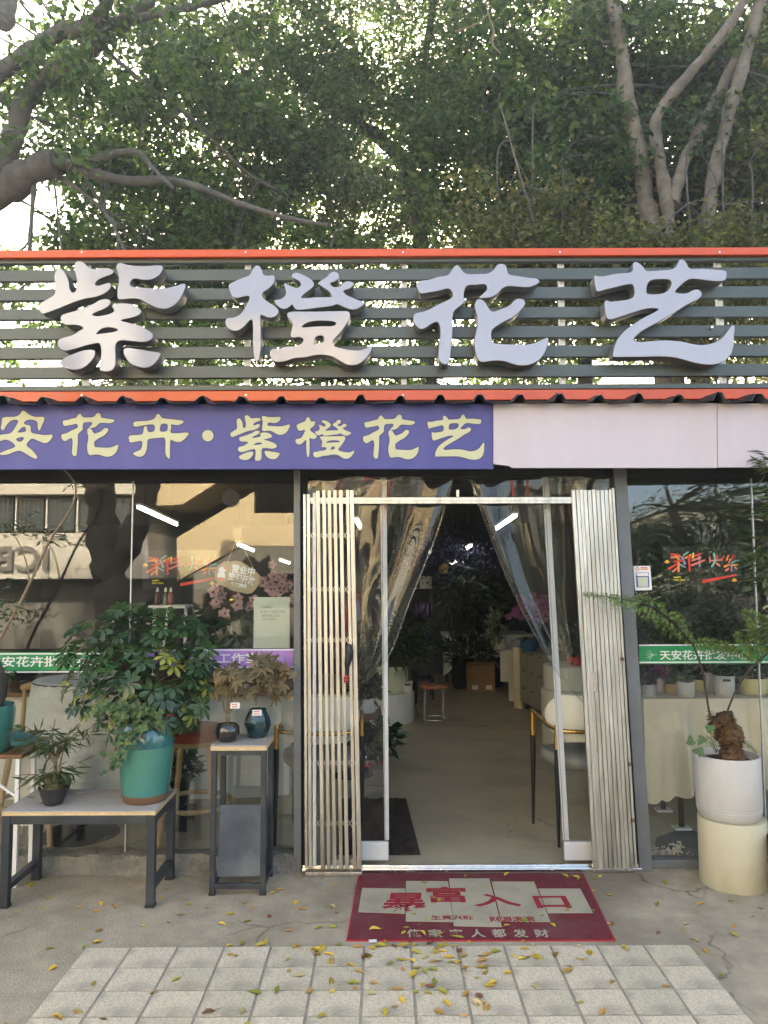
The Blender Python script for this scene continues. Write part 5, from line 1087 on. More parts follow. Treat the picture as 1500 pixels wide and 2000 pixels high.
gt0 = G(812, 1402); gz = P(805, 1292, gt0.y).z; t = thing('round_table', 'round brown table on thin gold wire legs beside the aisle', 'table', (gt0.x - .12, gt0.y, 0)); cc_ = Vector((gt0.x - .16, gt0.y, 0))
MB().lathe(cc_ + Vector((0, 0, gz)), [(0, 0), (.24, 0), (.24, .03), (0, .03)], 32).build('table_top', M_brownw, t, smooth=40)
for k in range(4): a = .5 + k * math.pi / 2; MB().tube([cc_ + Vector((.22 * math.cos(a), .22 * math.sin(a), 0)), cc_ + Vector((.10 * math.cos(a + .8), .10 * math.sin(a + .8), gz))], .007, 6).build('leg', M_gold, t)
q = cc_ + Vector((.05, -.05, gz + .031)); blob('potted_plant', 'dark plant in a red pot on the gold legged table', 'potted plant', q, sp_pot(.06, .09), M_redp, q + Vector((0, 0, .17)), (.18, .16, .12), 200, .12, .02, M_dkleaf, 9)
st0 = G(848, 1412); zst = P(848, 1338, st0.y).z; t = thing('round_stool', 'round wooden stool with four chrome legs standing in the aisle', 'stool', (st0.x, st0.y, 0)); cc_ = Vector((st0.x, st0.y, 0)); u = MM(1, (cc_.x, cc_.y, .4))
MB().lathe(cc_ + Vector((0, 0, zst - .025)), [(0, 0), (25 * u, 0), (26 * u, .01), (26 * u, .022), (24 * u, .03), (0, .031)], 32).build('seat', flat('orange_wood_seat', (.42, .14, .06), .35), t, smooth=40)
for k in range(4): a = math.pi / 4 + k * math.pi / 2; MB().tube([cc_ + Vector((26 * u * math.cos(a), 26 * u * math.sin(a), 0)), cc_ + Vector((24 * u * math.cos(a), 24 * u * math.sin(a), zst - .025))], .008, 8).build('leg', M_chrome, t, smooth=60)
MB().tube([cc_ + Vector((26 * u * math.cos(a), 26 * u * math.sin(a), .05)) for a in np.linspace(0, 6.2832, 25)], .006, 6).build('foot_ring', M_chrome, t, smooth=60)
# brown side table with cream pot, silver pots with ribbons below
bz = P(700, 1392, 1.9).z; t = thing('side_table', 'round dark brown side table seen between the gate and the plastic sheet', 'table', (P(690, 1400, 1.9).x, 2.0, 0)); q = Vector((P(688, 1400, 2.0).x, 2.0, 0)); u = MM(1, (q.x, 2, .6))
MB().lathe(q + Vector((0, 0, bz - .05)), [(0, 0), (52 * u, 0), (54 * u, .01), (54 * u, .045), (52 * u, .05), (0, .05)], 32).build('table_top', M_brownw, t, smooth=40); MB().lathe(q, [(.18, 0), (.05, .02), (.04, bz - .05)], 16).build('column', M_dark, t, smooth=40)
q2 = q + Vector((30 * u, -.1, bz + .001)); blob('potted_plant', 'leafy plant in a tapered cream pot on the dark brown side table', 'potted plant', q2, [(14 * u, 0), (16.5 * u, 3 * u), (15.5 * u, 20 * u), (15 * u, 28 * u), (13 * u, 28 * u), (13 * u, 24 * u)], M_pottl, q2 + Vector((0, 0, 50 * u)), (26 * u, 24 * u, 24 * u), 130, .11, .045, M_dkleaf, 11)
for k, (x_, y_, lab) in enumerate(((738, 1500, 'silver pot tied with a red ribbon on the floor inside the left plastic sheet'), (716, 1508, 'smaller silver pot tied with a red ribbon close behind the left gate'))):
    q = G(x_, y_); u = MM(1, q); blob('potted_plant', lab, 'potted plant', q, [(14 * u, 0), (16 * u, 3 * u), (19 * u, 26 * u), (17 * u, 26 * u), (16 * u, 22 * u)], M_chrome, q + Vector((0, .05, 58 * u)), (42 * u, 40 * u, 30 * u), 170, .13, .05, M_dkleaf, 20 + k, group='silver ribboned pots')
    b = MB(); b.tube([q + Vector((17.6 * u * math.cos(a), 17.6 * u * math.sin(a), 16 * u)) for a in np.linspace(0, 6.2832, 17)], 1.4 * u, 5)
    for s in (-1, 1): b.tube([q + Vector((0, -18 * u, 16 * u)), q + Vector((s * 8 * u, -19 * u, 24 * u)), q + Vector((s * 10 * u, -19 * u, 14 * u)), q + Vector((0, -18.5 * u, 16 * u))], 1.5 * u, 5)
    b.build('ribbon', M_redp, COL.objects[[o.name for o in COL.objects if o.name.startswith('potted_plant')][-1]])
# back: lace table, box, shelving, dark plants, jars
lt0 = 6.9; a, c = P(868, 1335, lt0), P(1000, 1335, lt0); lz = P(900, 1240, lt0).z
t = thing('lace_table', 'table under a white lace cloth at the back of the shop', 'table', ((a.x + c.x) / 2, lt0, 0))
MB().box2((a.x, lt0, lz - .03), (c.x + .3, lt0 + .7, lz)).build('table_top', M_white, t)
rows = []
for j in range(8): v = j / 7; rows.append([Vector((lerp(a.x - .02, c.x + .32, i / 60), lt0 - .01 + .03 * v * math.sin(i * .9) - .02 * v, lz + .004 - v * (lz - .08) * (.80 + .12 * math.cos(i * .35)))) for i in range(61)])
MB().grid(rows).build('lace_cloth', M_lace, t, smooth=180)
for x_ in (a.x + .04, c.x + .2): MB().box2((x_, lt0 + .3, 0), (x_ + .04, lt0 + .34, lz - .03)).build('leg', M_dark, t)
bq = G(940, 1352); u = MM(1, bq); t = thing('cardboard_box', 'open cardboard box with two white labels on the floor under the back plant', 'box', (bq.x, bq.y + .2, 0)); bw, bh = 54 * u, 52 * u
for nm, dx, dy, sx_, sy_ in (('wall', 0, 0, bw, .006), ('wall', 0, .34, bw, .006), ('wall', -bw / 2 + .003, .17, .006, .33), ('wall', bw / 2 - .003, .17, .006, .33)): MB().box((bq.x + dx, bq.y + dy, bh / 2 + .002), (sx_, sy_, bh)).build(nm, M_card, t)
MB().box((bq.x, bq.y - .06, bh + .03), (bw, .13, .006), (R(-25), 0, 0)).build('flap', M_card, t); MB().box((bq.x + bw * .62, bq.y + .17, bh), (.16, .3, .006), (0, R(50), 0)).build('flap', M_card, t)
for dx in (-.22, .28): MB().box((bq.x + bw * dx, bq.y - .005, bh * .18), (bw * .22, .003, bh * .16)).build('label', M_label, t)
q = Vector((P(925, 1300, 6.45).x, 6.5, 0)); blob('palm', 'dark spiky palm standing in front of the lace table', 'potted plant', q, sp_pot(.14, .25), M_dark, P(915, 1272, 6.45), (.36, .22, .20), 420, .28, .022, M_dkleaf, 31, .3)
sh = thing('shelving_rack', 'tall black shelving rack with folded wares at the back left', 'shelf', P(828, 1340, 5.6)); a, c = P(806, 1345, 5.6), P(846, 1150, 5.6); a.z = 0
for x_ in (a.x, c.x - .03):
    for y_ in (5.6, 6.0): MB().box2((x_, y_, 0), (x_ + .03, y_ + .03, c.z)).build('upright', M_chblack, sh)
for k in range(4): MB().box2((a.x, 5.6, c.z - .02 - k * .38), (c.x, 6.03, c.z - k * .38)).build('shelf_board', M_chblack, sh)
mt_v = flat('violet_glass', (.12, .09, .22), .2)
for k in range(8): q = Vector((lerp(a.x + .06, c.x - .06, (k % 4) / 3), 5.72, c.z - .38 * (1 + k // 4) + .001)); t = thing('vase', 'small violet glass vase on the black shelving rack', 'vase', q, 'violet vases on the black rack'); MB().lathe(q, [(.03, 0), (.05, .08), (.03, .17), (.035, .2), (.03, .2)], 16).build('body', mt_v, t, smooth=50)
q = Vector((P(832, 1150, 5.75).x, 5.8, c.z + .001)); t = thing('lampshade', 'cream drum lampshade standing on top of the black rack', 'lampshade', q); u = MM(1, q); MB().lathe(q, [(12 * u, 0), (12 * u, 24 * u), (11.5 * u, 24 * u), (11.5 * u, 0)], 24).build('shade', M_counter, t, smooth=40)
q = Vector((P(944, 1238, 7.1).x, 7.1, lz + .001)); u = MM(1, q); t = thing('jar', 'big round dark jar standing on the lace table', 'jar', q); MB().lathe(q, [(10 * u, 0), (18 * u, 14 * u), (18 * u, 24 * u), (9 * u, 34 * u), (10 * u, 37 * u), (0, 36 * u)], 24).build('body', flat('dark_jar', (.06, .05, .07), .4), t, smooth=50)
q = Vector((P(883, 1238, 7.0).x, 7.0, lz + .001)); t = thing('glass_cylinder', 'clear glass cylinder vase standing on the lace table', 'vase', q); MB().lathe(q, [(6 * u, 0), (6 * u, 38 * u), (5.6 * u, 38 * u), (5.6 * u, 1 * u)], 20).build('body', M_glass, t, smooth=50)
for k, (x_, y_, Y_, rx, rz, n_, lab) in enumerate(((905, 1150, 6.6, .45, .45, 420, 'dark mound of dried twigs against the back wall'), (960, 1180, 6.8, .55, .40, 500, 'dark leafy heap of greenery at the back right'), (790, 1240, 5.2, .35, .30, 300, 'dark strappy plant at the back left of the aisle'))):
    q = Vector((P(x_, 1330, Y_).x, Y_, 0)); blob('shop_plant', lab, 'potted plant', q, sp_pot(.16, .4), M_dark, P(x_, y_, Y_), (rx, .3, rz), n_, .2, .03, M_dkleaf, 70 + k)
b = MB(); r = random.Random(3); t = thing('dried_branches', 'bundle of tall bare dried branches at the back', 'branches', Vector((P(900, 1240, 6.3).x, 6.3, lz)))
for k in range(26): q = P(r.uniform(885, 915), 1238, 6.3); e = P(r.uniform(868, 960), r.uniform(1080, 1170), 6.3 + r.uniform(-.2, .2)); b.tube(spline([q, lerp(q, e, .5) + Vector((r.uniform(-.05, .05), 0, 0)), e], 4), .005, 4)
o = b.build('branch', M_dtwig, t); o['kind'] = 'stuff'
# drawer cabinet, fluted plinth, right drums
ca, cb_ = Vector((P(1021, 1390, 4.9).x, 4.95, 0)), Vector((P(1068, 1410, 4.15).x, 4.1, 0)); cz = P(1030, 1268, 4.8).z
t = thing('drawer_cabinet', 'taupe drawer cabinet on black casters right of the aisle', 'cabinet', ca); dv = (cb_ - ca).normalized(); nv = Vector((-dv.y, dv.x, 0)) * -1
if nv.x > 0: nv = -nv
bk = -nv * .5
vs = [ca, cb_, cb_ + bk, ca + bk]; vs = [v + Vector((0, 0, .09)) for v in vs] + [v + Vector((0, 0, cz)) for v in vs]
MB().add(vs, [(3, 2, 1, 0), (4, 5, 6, 7), (0, 1, 5, 4), (1, 2, 6, 5), (2, 3, 7, 6), (3, 0, 4, 7)]).build('carcass', M_taupe, t, bev=.004)
Ltot = (cb_ - ca).length; hh = (cz - .09) / 3
for i in range(3):
    for j in range(3):
        c0 = ca + dv * (Ltot * (i + .5) / 3) + Vector((0, 0, .09 + hh * (j + .5))) + nv * .008
        def fr_(w, h_, d_, off=(0, 0)): 
            b = MB(); hx = dv * w / 2; o_ = c0 + dv * off[0] + Vector((0, 0, off[1])); zz = Vector((0, 0, h_ / 2)); f0 = nv * d_
            p = [o_ - hx - zz, o_ + hx - zz, o_ + hx + zz, o_ - hx + zz]; return b.add(p + [v + f0 for v in p], [(0, 3, 2, 1), (4, 5, 6, 7), (0, 1, 5, 4), (1, 2, 6, 5), (2, 3, 7, 6), (3, 0, 4, 7)])
        dr = fr_(Ltot / 3 - .012, hh - .014, .012).build('drawer', M_taupe, t, bev=.002); c0 = c0 + nv * .012; fr_(.09, .014, .006, (0, hh * .33)).build('handle', M_chblack, dr)
for v in (ca + dv * .05 + bk * .1, cb_ - dv * .05 + bk * .1): MB().tube([v + Vector((-.015, 0, .045)), v + Vector((.015, 0, .045))], .044, 16).build('caster', M_chblack, t, smooth=40)
fc = Vector((P(1014, 1388, 5.0).x, 5.02, 0)); u = MM(1, fc); fh = P(1012, 1265, 5.0).z
t = thing('fluted_plinth', 'cream fluted plaster column standing at the end of the drawer cabinet', 'pedestal', fc); MB().lathe(fc, [(9 * u, 0), (9 * u, fh), (0, fh)], 96, wob=lambda a, z: 1 + .07 * abs(math.sin(6 * a))).build('column', M_flute, t, smooth=50)
wt = thing('white_table', 'white table draped with grey lace behind the fluted column', 'table', (P(990, 1380, 5.6).x, 5.6, 0)); a, c = P(978, 1360, 5.55), P(1010, 1270, 5.55)
MB().box2((a.x, 5.5, c.z - .04), (c.x + .3, 6.1, c.z)).build('table_top', M_white, wt); MB().box2((a.x + .1, 5.5, 0), (a.x + .16, 5.56, c.z - .04)).build('leg', M_white, wt); MB().box2((a.x - .01, 5.47, c.z - .38), (c.x, 5.49, c.z + .004)).build('lace_runner', M_lace, wt)
dq = Vector((P(1122, 1430, 3.0).x, 3.1, 0)); zl = P(1122, 1348, 3.0).z; drum('wide white drum pedestal behind the right armchair', dq, MM(58, (dq.x, 3, .5)), zl); zh = P(1122, 1295, 3.25).z
drum('smaller white drum stacked on the wide drum behind the right armchair', dq + Vector((0, .05, zl + .001)), MM(50, (dq.x, 3.1, .5)), zh - zl)
q = dq + Vector((.05, 0, zh + .002)); blob('potted_plant', 'bushy plant in a red pot on the stacked white drums', 'potted plant', q, sp_pot(.08, .08), M_redp, q + Vector((0, 0, .22)), (.16, .14, .18), 220, .08, .03, M_dkleaf, 41)
q = Vector((P(1030, 1268, 4.6).x + .02, 4.6, cz + .001)); u = MM(1, q)
orchid('magenta orchids in a blue pot on the drawer cabinet', q, [(12 * u, 0), (17 * u, 8 * u), (17 * u, 24 * u), (15.5 * u, 24 * u), (15 * u, 21 * u)], [[q + Vector((0, 0, .1)), P(1040, 1215, 4.5), P(1030, 1185, 4.45), P(995, 1200, 4.3)], [q + Vector((0, 0, .1)), P(1050, 1215, 4.5), P(1050, 1180, 4.45), P(1020, 1175, 4.35)], [q + Vector((0, 0, .1)), P(1060, 1215, 4.5), P(1062, 1185, 4.45), P(1050, 1170, 4.4)]], 14, M_magf, 14, size=.05, spread=.09, potm=mat('blue_pot', (.02, .08, .16), .3))
q = Vector((P(980, 1262, 5.6).x, 5.65, c.z + .001)); blob('potted_plant', 'yellow green trailing plant beside the magenta orchids', 'potted plant', q, sp_pot(.08, .1), M_pottl, P(968, 1225, 5.6), (.12, .1, .2), 120, .09, .06, M_succ, 43)
# hanging things
hf = thing('hanging_flowers', 'mass of dark blue dried flowers hanging from the ceiling', 'dried flowers', P(865, 1060, 4.6)); g = np.random.default_rng(5); n = 1400
pos = np.array(P(862, 1082, 4.6)) + g.normal(size=(n, 3)) * np.array([.28, .25, .15]); d = g.normal(size=(n, 3)) + np.array([0, 0, -.6]); V_, F_ = leafcloud(pos, d, .05, .03, .1); o = link('blossom', npmesh('blossom', V_, F_), flat('dusky_blue_petal', (.035, .04, .09), .7), hf); o['kind'] = 'stuff'
ht = P(862, 1000, 4.6); MB().tube([P(862, 1080, 4.6), Vector((P(862, 1080, 4.6).x, 4.6, 2.5))], .006, 5).build('cord', M_dtwig, hf)
wb = P(867, 1111, 4.4); t = thing('wicker_ball', 'round wicker ball hanging below the dark flowers', 'ornament', wb); b = MB(); r = random.Random(6); u = MM(1, wb)
for k in range(14):
    ax = Vector((r.gauss(0, 1), r.gauss(0, 1), r.gauss(0, 1))).normalized(); e1 = ax.orthogonal().normalized(); e2 = ax.cross(e1); b.tube([wb + (e1 * math.cos(a) + e2 * math.sin(a)) * 9.3 * u for a in np.linspace(0, 6.2832, 21)], .006, 4, cap=False)
b.build('weave', mat('wicker', (.40, .30, .13), .6), t); MB().tube([wb + Vector((0, 0, 9 * u)), Vector((wb.x, wb.y, 2.5))], .003, 4).build('cord', M_dtwig, t)
# ceiling tubes (lit)
for (xa_, ya_, Ya_, xb2, yb2, Yb2, lab) in ((1007, 1008, 2.0, 970, 1033, 3.0, 'lit ceiling tube behind the right plastic curtain, nearest the door'), (920, 1066, 4.2, 910, 1073, 4.9, 'lit ceiling tube over the middle of the aisle'), (892, 1096, 6.1, 877, 1104, 7.0, 'lit ceiling tube far back beside the dark flowers'), (270, 991, 1.6, 345, 1025, 2.7, 'long lit ceiling tube shining in the upper left window'), (465, 1064, 3.6, 495, 1076, 4.6, 'lit ceiling tube just above the kraft sign'), (547, 1094, 5.6, 565, 1100, 6.6, 'short lit ceiling tube far back left of the door'), (695, 1016, 1.8, 703, 1031, 2.7, 'lit ceiling tube seen beside the left gate')):
    c0, c1 = P(xa_, ya_, Ya_), P(xb2, yb2, Yb2); c = (c0 + c1) / 2; t = thing('tube_light', lab, 'ceiling light', c, 'lit tubes on the shop ceiling')
    MB().tube([c0, c1], .012, 10).build('tube', M_led, t, smooth=60)
    MB().bar(c0 + Vector((0, 0, .026)), c1 + Vector((0, 0, .026)), .045, .018).build('housing', M_white, t)
    for f_ in (.15, .85):
        q = lerp(c0, c1, f_); MB().tube([q + Vector((0, 0, .035)), Vector((q.x, q.y, 2.66 - (q.y - .3) / 7.9 * .26))], .003, 5).build('hanger', M_dark, t)

# ------------------------------------------------------------------ right window: cloth table and pots
tzr = P(1380, 1366, .48).z; xa = P(1258, 1400, .50).x; xb_ = xa + 1.5
t = thing('cloth_table', 'table under a cream satin cloth with a scalloped hem in the right window', 'table', ((xa + xb_) / 2, .8, 0))
MB().box2((xa + .02, .52, tzr - .03), (xb_, 1.2, tzr - .004)).build('table_top', M_dark, t)
rows = []; N = 240
for j in range(16):
    v = j / 15; row = []
    for i in range(N + 1):
        s = i / N; x = lerp(xa, xb_, s); fold = (.034 * math.sin(s * 34) + .022 * math.sin(s * 61 + 1) + .010 * math.sin(s * 97 + 2)) * min(1, v * 1.6)
        hem = .018 * abs(math.sin(s * 55)) if j == 15 else .018 * abs(math.sin(s * 55)) * v ** 6
        z = tzr - v * (.56 + .07 * math.sin(s * 7 + 2.2)) - hem + .0; row.append(Vector((x + .01 * math.sin(s * 50) * v, .50 - .03 * v + fold, z)))
    rows.append(row)
b = MB(); b.grid(rows); tp_ = [[Vector((lerp(xa, xb_, i / N), lerp(.50, 1.2, j), tzr)) for i in range(N + 1)] for j in (1, 0)]; b.grid(tp_)
sd = [[Vector((xa - .01 * v + .02 * math.sin(k * 1.7) * v, lerp(.5, 1.2, k / 12), tzr - v * .58)) for k in range(13)] for v in np.linspace(0, 1, 8)]; b.grid(sd)
b.build('satin_cloth', M_cloth, t, smooth=60)
for x_ in (1331, 1296): q = P(x_, 1606, .68 if x_ > 1300 else 1.05); MB().tube([Vector((q.x, q.y, .01)), Vector((q.x, q.y, tzr - .03))], .018, 10).build('leg', M_chblack, t, smooth=50); MB().box((q.x, q.y, .006), (.10, .08, .012)).build('foot_plate', M_white, t)
def rpot(x, y, label, r_, h_, mt, leaf, kind, dy=.0, extra=None):
    Yp = .62 + dy; q = Vector((P(x, y, Yp).x, Yp, tzr + .002)); u = MM(1, q); r_, h_ = r_ * u, h_ * u
    t = thing('potted_plant', label, 'potted plant', q, 'small pots on the cream cloth')
    pot(t, q, [(r_ * .8, 0), (r_ * .95, h_ * .12), (r_, h_ * .5), (r_ * 1.02, h_), (r_ * .9, h_), (r_ * .88, h_ * .85)], mt, soil=(r_ * .88, h_ * .86))
    MB().lathe(q + Vector((0, 0, -.001)), [(r_ * 1.05, 0), (r_ * 1.15, .008), (r_ * 1.1, .009), (r_, .003), (0, .003)], 24).build('saucer', M_pottl, t, smooth=50)
    g = np.random.default_rng(int(x)); n = 150
    if kind == 'rosette':
        b = MB()
        for c_ in ((0, 0), (-.5, .3), (.5, -.2)):
            for ring, m_ in ((1.0, 10), (.65, 8), (.35, 6)):
                for k in range(m_):
                    bb_ = MB(); leaflet(bb_, r_ * .75 * ring + .006, r_ * .34, .001, 2 * math.pi * k / m_ + ring, .5 + (1 - ring), fold=.2, seg=3, curl=-.2); b.add([Vector(v) + q + Vector((c_[0] * r_, c_[1] * r_, h_ + .004)) for v in bb_.v], bb_.f)
        b.build('rosette', leaf, t, smooth=60)
    else:
        v = g.normal(size=(n, 3)); v /= np.linalg.norm(v, axis=1, keepdims=True); pos = np.array(q + Vector((0, 0, h_ + 12 * u))) + v * g.uniform(.2, 1, (n, 1)) * np.array([r_ * 1.25, r_ * 1.1, 16 * u])
        V_, F_ = leafcloud(pos, v + np.array([0, 0, .3]), .035 * g.uniform(.6, 1.2, n), .02, .1); o = link('foliage', npmesh('foliage', V_, F_), leaf, t); o['kind'] = 'stuff'
    if extra: extra(t, q, r_, h_)
    return t
blk = lambda t, q, r_, h_: MB().box(q + Vector((-.2 * r_, -r_ * 1.03, h_ * .8)), (r_ * .8, .004, h_ * .12)).build('label', M_chblack, t)
M_tan = mat('tan_pot', (.45, .32, .17), .5); M_yel = mat('yellow_cream_pot', (.62, .54, .27), .35, coat=.3); M_grey2 = mat('two_tone_pot', (.35, .35, .36), .5)
rpot(1268, 1360, 'two tone grey and white pot with dark purple leaves, nearest the door', 13, 22, M_grey2, M_succd, 'leaf')
rpot(1292, 1352, 'slim white pot with small magenta flowers beside the grey pot', 10, 26, M_pottl, M_magf, 'leaf', .16)
rpot(1311, 1360, 'tan bowl with a pale spiky succulent left of the white cylinder pot', 13, 19, M_tan, M_succ, 'rosette', .08)
rpot(1340, 1374, 'white cylinder pot with a grey green rosette succulent at the table front', 17, 30, M_pottl, M_succ, 'rosette', -.06)
rpot(1366, 1360, 'cream pot with a yellow motif behind the white cylinder pot', 13, 22, M_yel, M_succd, 'leaf', .2)
rpot(1385, 1360, 'white footed pot with dark foliage behind the fern stalk', 15, 36, M_pottl, M_dkleaf, 'leaf', .2)
rpot(1416, 1372, 'white flared pot with a black label in front of the dark foliage', 19, 38, M_pottl, M_dkleaf, 'leaf', .02, blk)
rpot(1473, 1368, 'wide pale yellow bowl pot at the right end of the cloth', 26, 32, M_yel, M_dkleaf, 'leaf', .04)
for k, (x_, y_, lab) in enumerate(((1400, 1290, 'broad dark green bush filling the right window above the white pots'), (1455, 1300, 'second dark green bush at the right edge behind the strip'))):
    q = Vector((P(x_, 1366, .95).x, .95, tzr + .002)); blob('potted_plant', lab, 'potted plant', q, sp_pot(.09, .13), M_pottl, P(x_, y_, .95), (.22, .16, .16), 420, .075, .035, M_dkleaf, 90 + k)
for k, (x_, y_, Y_, lab) in enumerate(((1290, 1200, 2.4, 'tall loose dark shrub deep inside the right window'), (1390, 1130, 2.8, 'tall dark tree with small leaves deep inside the right window'), (1460, 1180, 2.2, 'leafy shrub at the far right inside the window'))):
    q = Vector((P(x_, 1500, Y_).x, Y_, 0)); blob('shop_plant', lab, 'potted plant', q, sp_pot(.16, .4), M_mattblack, P(x_, y_, Y_), (.5, .4, .55), 900, .08, .03, M_dkleaf, 95 + k)
gp = G(1325, 1668); t = thing('gravel_sack', 'torn dark sack spilling white gravel on the floor inside the right window', 'gravel', Vector((gp.x, .20, 0)))
b = MB(); r = random.Random(4)
b.lathe((P(1350, 1660, .24).x, .27, 0), [(.17, 0), (.16, .05), (.08, .10), (0, .11)], 20, wob=lambda a, z: 1 + .15 * math.sin(3 * a)); b.build('sack', M_slate, t, smooth=70)
pos = []
st_ = MB()
for _ in range(700):
    x_ = r.gauss(1318, 26); y_ = r.uniform(.10, .34); w = max(0, 1 - abs(x_ - 1325) / 55); z = r.uniform(0, .085 * w + .004); c0 = Vector((P(x_, 1665, y_).x, y_, z)); s = r.uniform(.005, .011)
    st_.add([c0 + Vector(v) * s for v in ((1, 0, 0), (-.5, .85, 0), (-.5, -.85, 0), (0, 0, 1))], [(0, 1, 3), (1, 2, 3), (2, 0, 3)])
o = st_.build('white_gravel', flat('white_stone', (.62, .60, .52), .9), t); o['kind'] = 'stuff'

# ------------------------------------------------------------------ across the street (seen in the glass, and lighting the shop front)
def slabV(pix, dv, th, mt, name, par):       # solid wall piece: outline given where it shows in the glass, th thick
    f = [V(x, y, dv) for x, y in pix]; n = len(f); bk = [v + Vector((0, -th, 0)) for v in f]
    return MB().add(f + bk, [tuple(range(n)), tuple(range(2 * n - 1, n - 1, -1))] + [(i, n + i, n + (i + 1) % n, (i + 1) % n) for i in range(n)]).build(name, mt, par)
def boxV(x0, x1, y0, y1, dv, th, mt, name, par, ground=False):
    a, c = V(x0, y1, dv), V(x1, y0, dv); z0 = 0 if ground else a.z
    return MB().box2((a.x, a.y, z0), (c.x, a.y - th, c.z)).build(name, mt, par)
bg = thing('stair_building', 'sunlit beige building with an outside staircase across the street', 'building', V(450, 1300, 15))
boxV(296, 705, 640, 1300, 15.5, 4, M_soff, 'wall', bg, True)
slabV([(296, 640), (705, 640), (705, 930), (575, 930), (496, 932), (440, 932), (356, 985), (296, 988)], 13, 2.4, M_beige, 'upper_wall', bg)
slabV([(366, 1038), (496, 960), (496, 1002), (576, 1002), (576, 930), (705, 930), (705, 1066), (470, 1066), (345, 1135), (345, 1050)], 12.9, .25, M_beige, 'stair_parapet', bg)
boxV(600, 705, 1066, 1300, 13, 2, M_beige, 'pier', bg, True)
c = V(450, 972, 12.85); MB().tube([c, c + Vector((0, -.15, 0))], .19, 24).build('round_vent', M_dark, bg, smooth=40)
boxV(496, 576, 934, 1001, 14.6, .2, M_bankw, 'window', bg)
bkb = thing('bank', 'cream bank building with raised letters and barred windows across the street', 'building', V(100, 1300, 12))
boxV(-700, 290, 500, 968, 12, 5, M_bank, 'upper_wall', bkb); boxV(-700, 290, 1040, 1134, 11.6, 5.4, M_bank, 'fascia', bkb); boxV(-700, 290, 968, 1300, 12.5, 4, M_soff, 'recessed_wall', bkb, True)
for k in range(16):
    x_ = -690 + k * 60
    w_ = boxV(x_, x_ + 56, 972, 1036, 12.3, .1, M_bankw, 'window', bkb); boxV(x_ - 2, x_ + 3, 970, 1038, 12.2, .08, M_white, 'window_frame', w_)
    for q in range(5): boxV(x_ + 8 + q * 9, x_ + 9.2 + q * 9, 972, 1036, 12.15, .03, M_soff, 'window_bar', w_)
boxV(-700, 290, 1110, 1114, 11.58, .04, M_redp, 'red_line', bkb)
a, c = V(-62, 1116, 11.55), V(96, 1066, 11.55)
text_obj('ICBC', (c.x, a.y + .04, a.z), c.x - a.x, c.z - a.z, M_soff, bkb, u=(-1, 0, 0), v=(0, 0, 1), bold=.02, th=.02, name='letter')
M_grey3 = mat('grey_render', (.26, .27, .25), .85, var=.1)
wb_ = thing('low_building', 'low grey building with dark windows further along the street', 'building', V(1100, 1200, 24)); boxV(705, 2300, 1010, 1200, 24, 6, M_grey3, 'wall', wb_, True)
for k in range(18): boxV(730 + k * 62, 772 + k * 62, 1045, 1080, 23.95, .1, M_bankw, 'window', wb_)
boxV(705, 2300, 1000, 1010, 23.6, 7, M_soff, 'eaves', wb_)
rsb = thing('street_sign', 'tall red sign board standing across the street', 'sign', V(800, 1300, 17)); boxV(775, 835, 930, 1065, 17, .3, M_redp, 'board', rsb); boxV(802, 808, 1065, 1200, 17.1, .15, M_soff, 'post', rsb, True)

# ------------------------------------------------------------------ trees
def crown(clusters, per, L, Wd, seed, horiz=.5):
    g = np.random.default_rng(seed); C = np.array([c[:3] for c in clusters]); rad = np.array([c[3] for c in clusters])
    cnt = (per * (rad / .6) ** 2).astype(int); idx = np.repeat(np.arange(len(C)), cnt); n = len(idx)
    v = g.normal(size=(n, 3)); v /= np.linalg.norm(v, axis=1, keepdims=True); v *= g.uniform(0, 1, (n, 1)) ** .5; v[:, 2] *= .62
    pos = C[idx] + v * rad[idx][:, None]
    d = v * .7 + g.normal(size=(n, 3)) * np.array([.8, .8, .45]) + np.array([0, 0, -.45])
    l = L * g.uniform(.55, 1.25, n); return leafcloud(pos, d, l, l * Wd, .10)
def tree(name, label, base, limbs, clusters, per, L, mt, bark, seed, Wd=.52, group=None, twigs=True, cat='tree'):
    t = thing(name, label, cat, base, group)
    b = MB(); allp = []
    for pts, r0, r1 in limbs:
        sp = spline(pts, 7); rr_ = random.Random(seed); m_ = len(sp)
        sp = [p + Vector((rr_.uniform(-1, 1), rr_.uniform(-1, 1), 0)) * r0 * .10 for p in sp]
        b.tube(sp, [lerp(r0, r1, i / (m_ - 1)) * (1 + .07 * math.sin(i * 1.7) + .09 * math.sin(i * .63 + seed)) for i in range(m_)], 10); allp += sp[m_ // 3:]
    b.build('trunk', bark, t, smooth=70)
    if twigs and allp:
        tb = MB(); rr_ = random.Random(seed + 1)
        for c in clusters[::2]:
            p = Vector(c[:3]); q = min(rr_.sample(allp, min(len(allp), 24)), key=lambda f: (f - p).length)
            if .3 < (q - p).length < 2.4: tb.tube(spline([q, lerp(q, p, .5) + Vector((rr_.uniform(-.2, .2), 0, rr_.uniform(0, .3))), p], 3), [.022, .02, .017, .014, .011, .008, .005], 5)
        tb.build('limb', M_barkd, t, smooth=70)
    V_, F_ = crown(clusters, per, L, Wd, seed); o = link('crown', npmesh('crown', V_, F_), mt, t); o['kind'] = 'stuff'; return t
def scatter(n, c, rad, r0, r1, seed, keep=None, shell=.5):
    g = np.random.default_rng(seed); out = []
    while len(out) < n:
        v = g.normal(size=3); v /= np.linalg.norm(v); p = np.array(c) + v * np.array(rad) * g.uniform(.05, 1) ** shell
        if keep is None or keep(p): out.append((*p, g.uniform(r0, r1)))
    return out
def pl(pix, Y, dy=0): return [P(x, y, Y + dy * i) for i, (x, y) in enumerate(pix)]
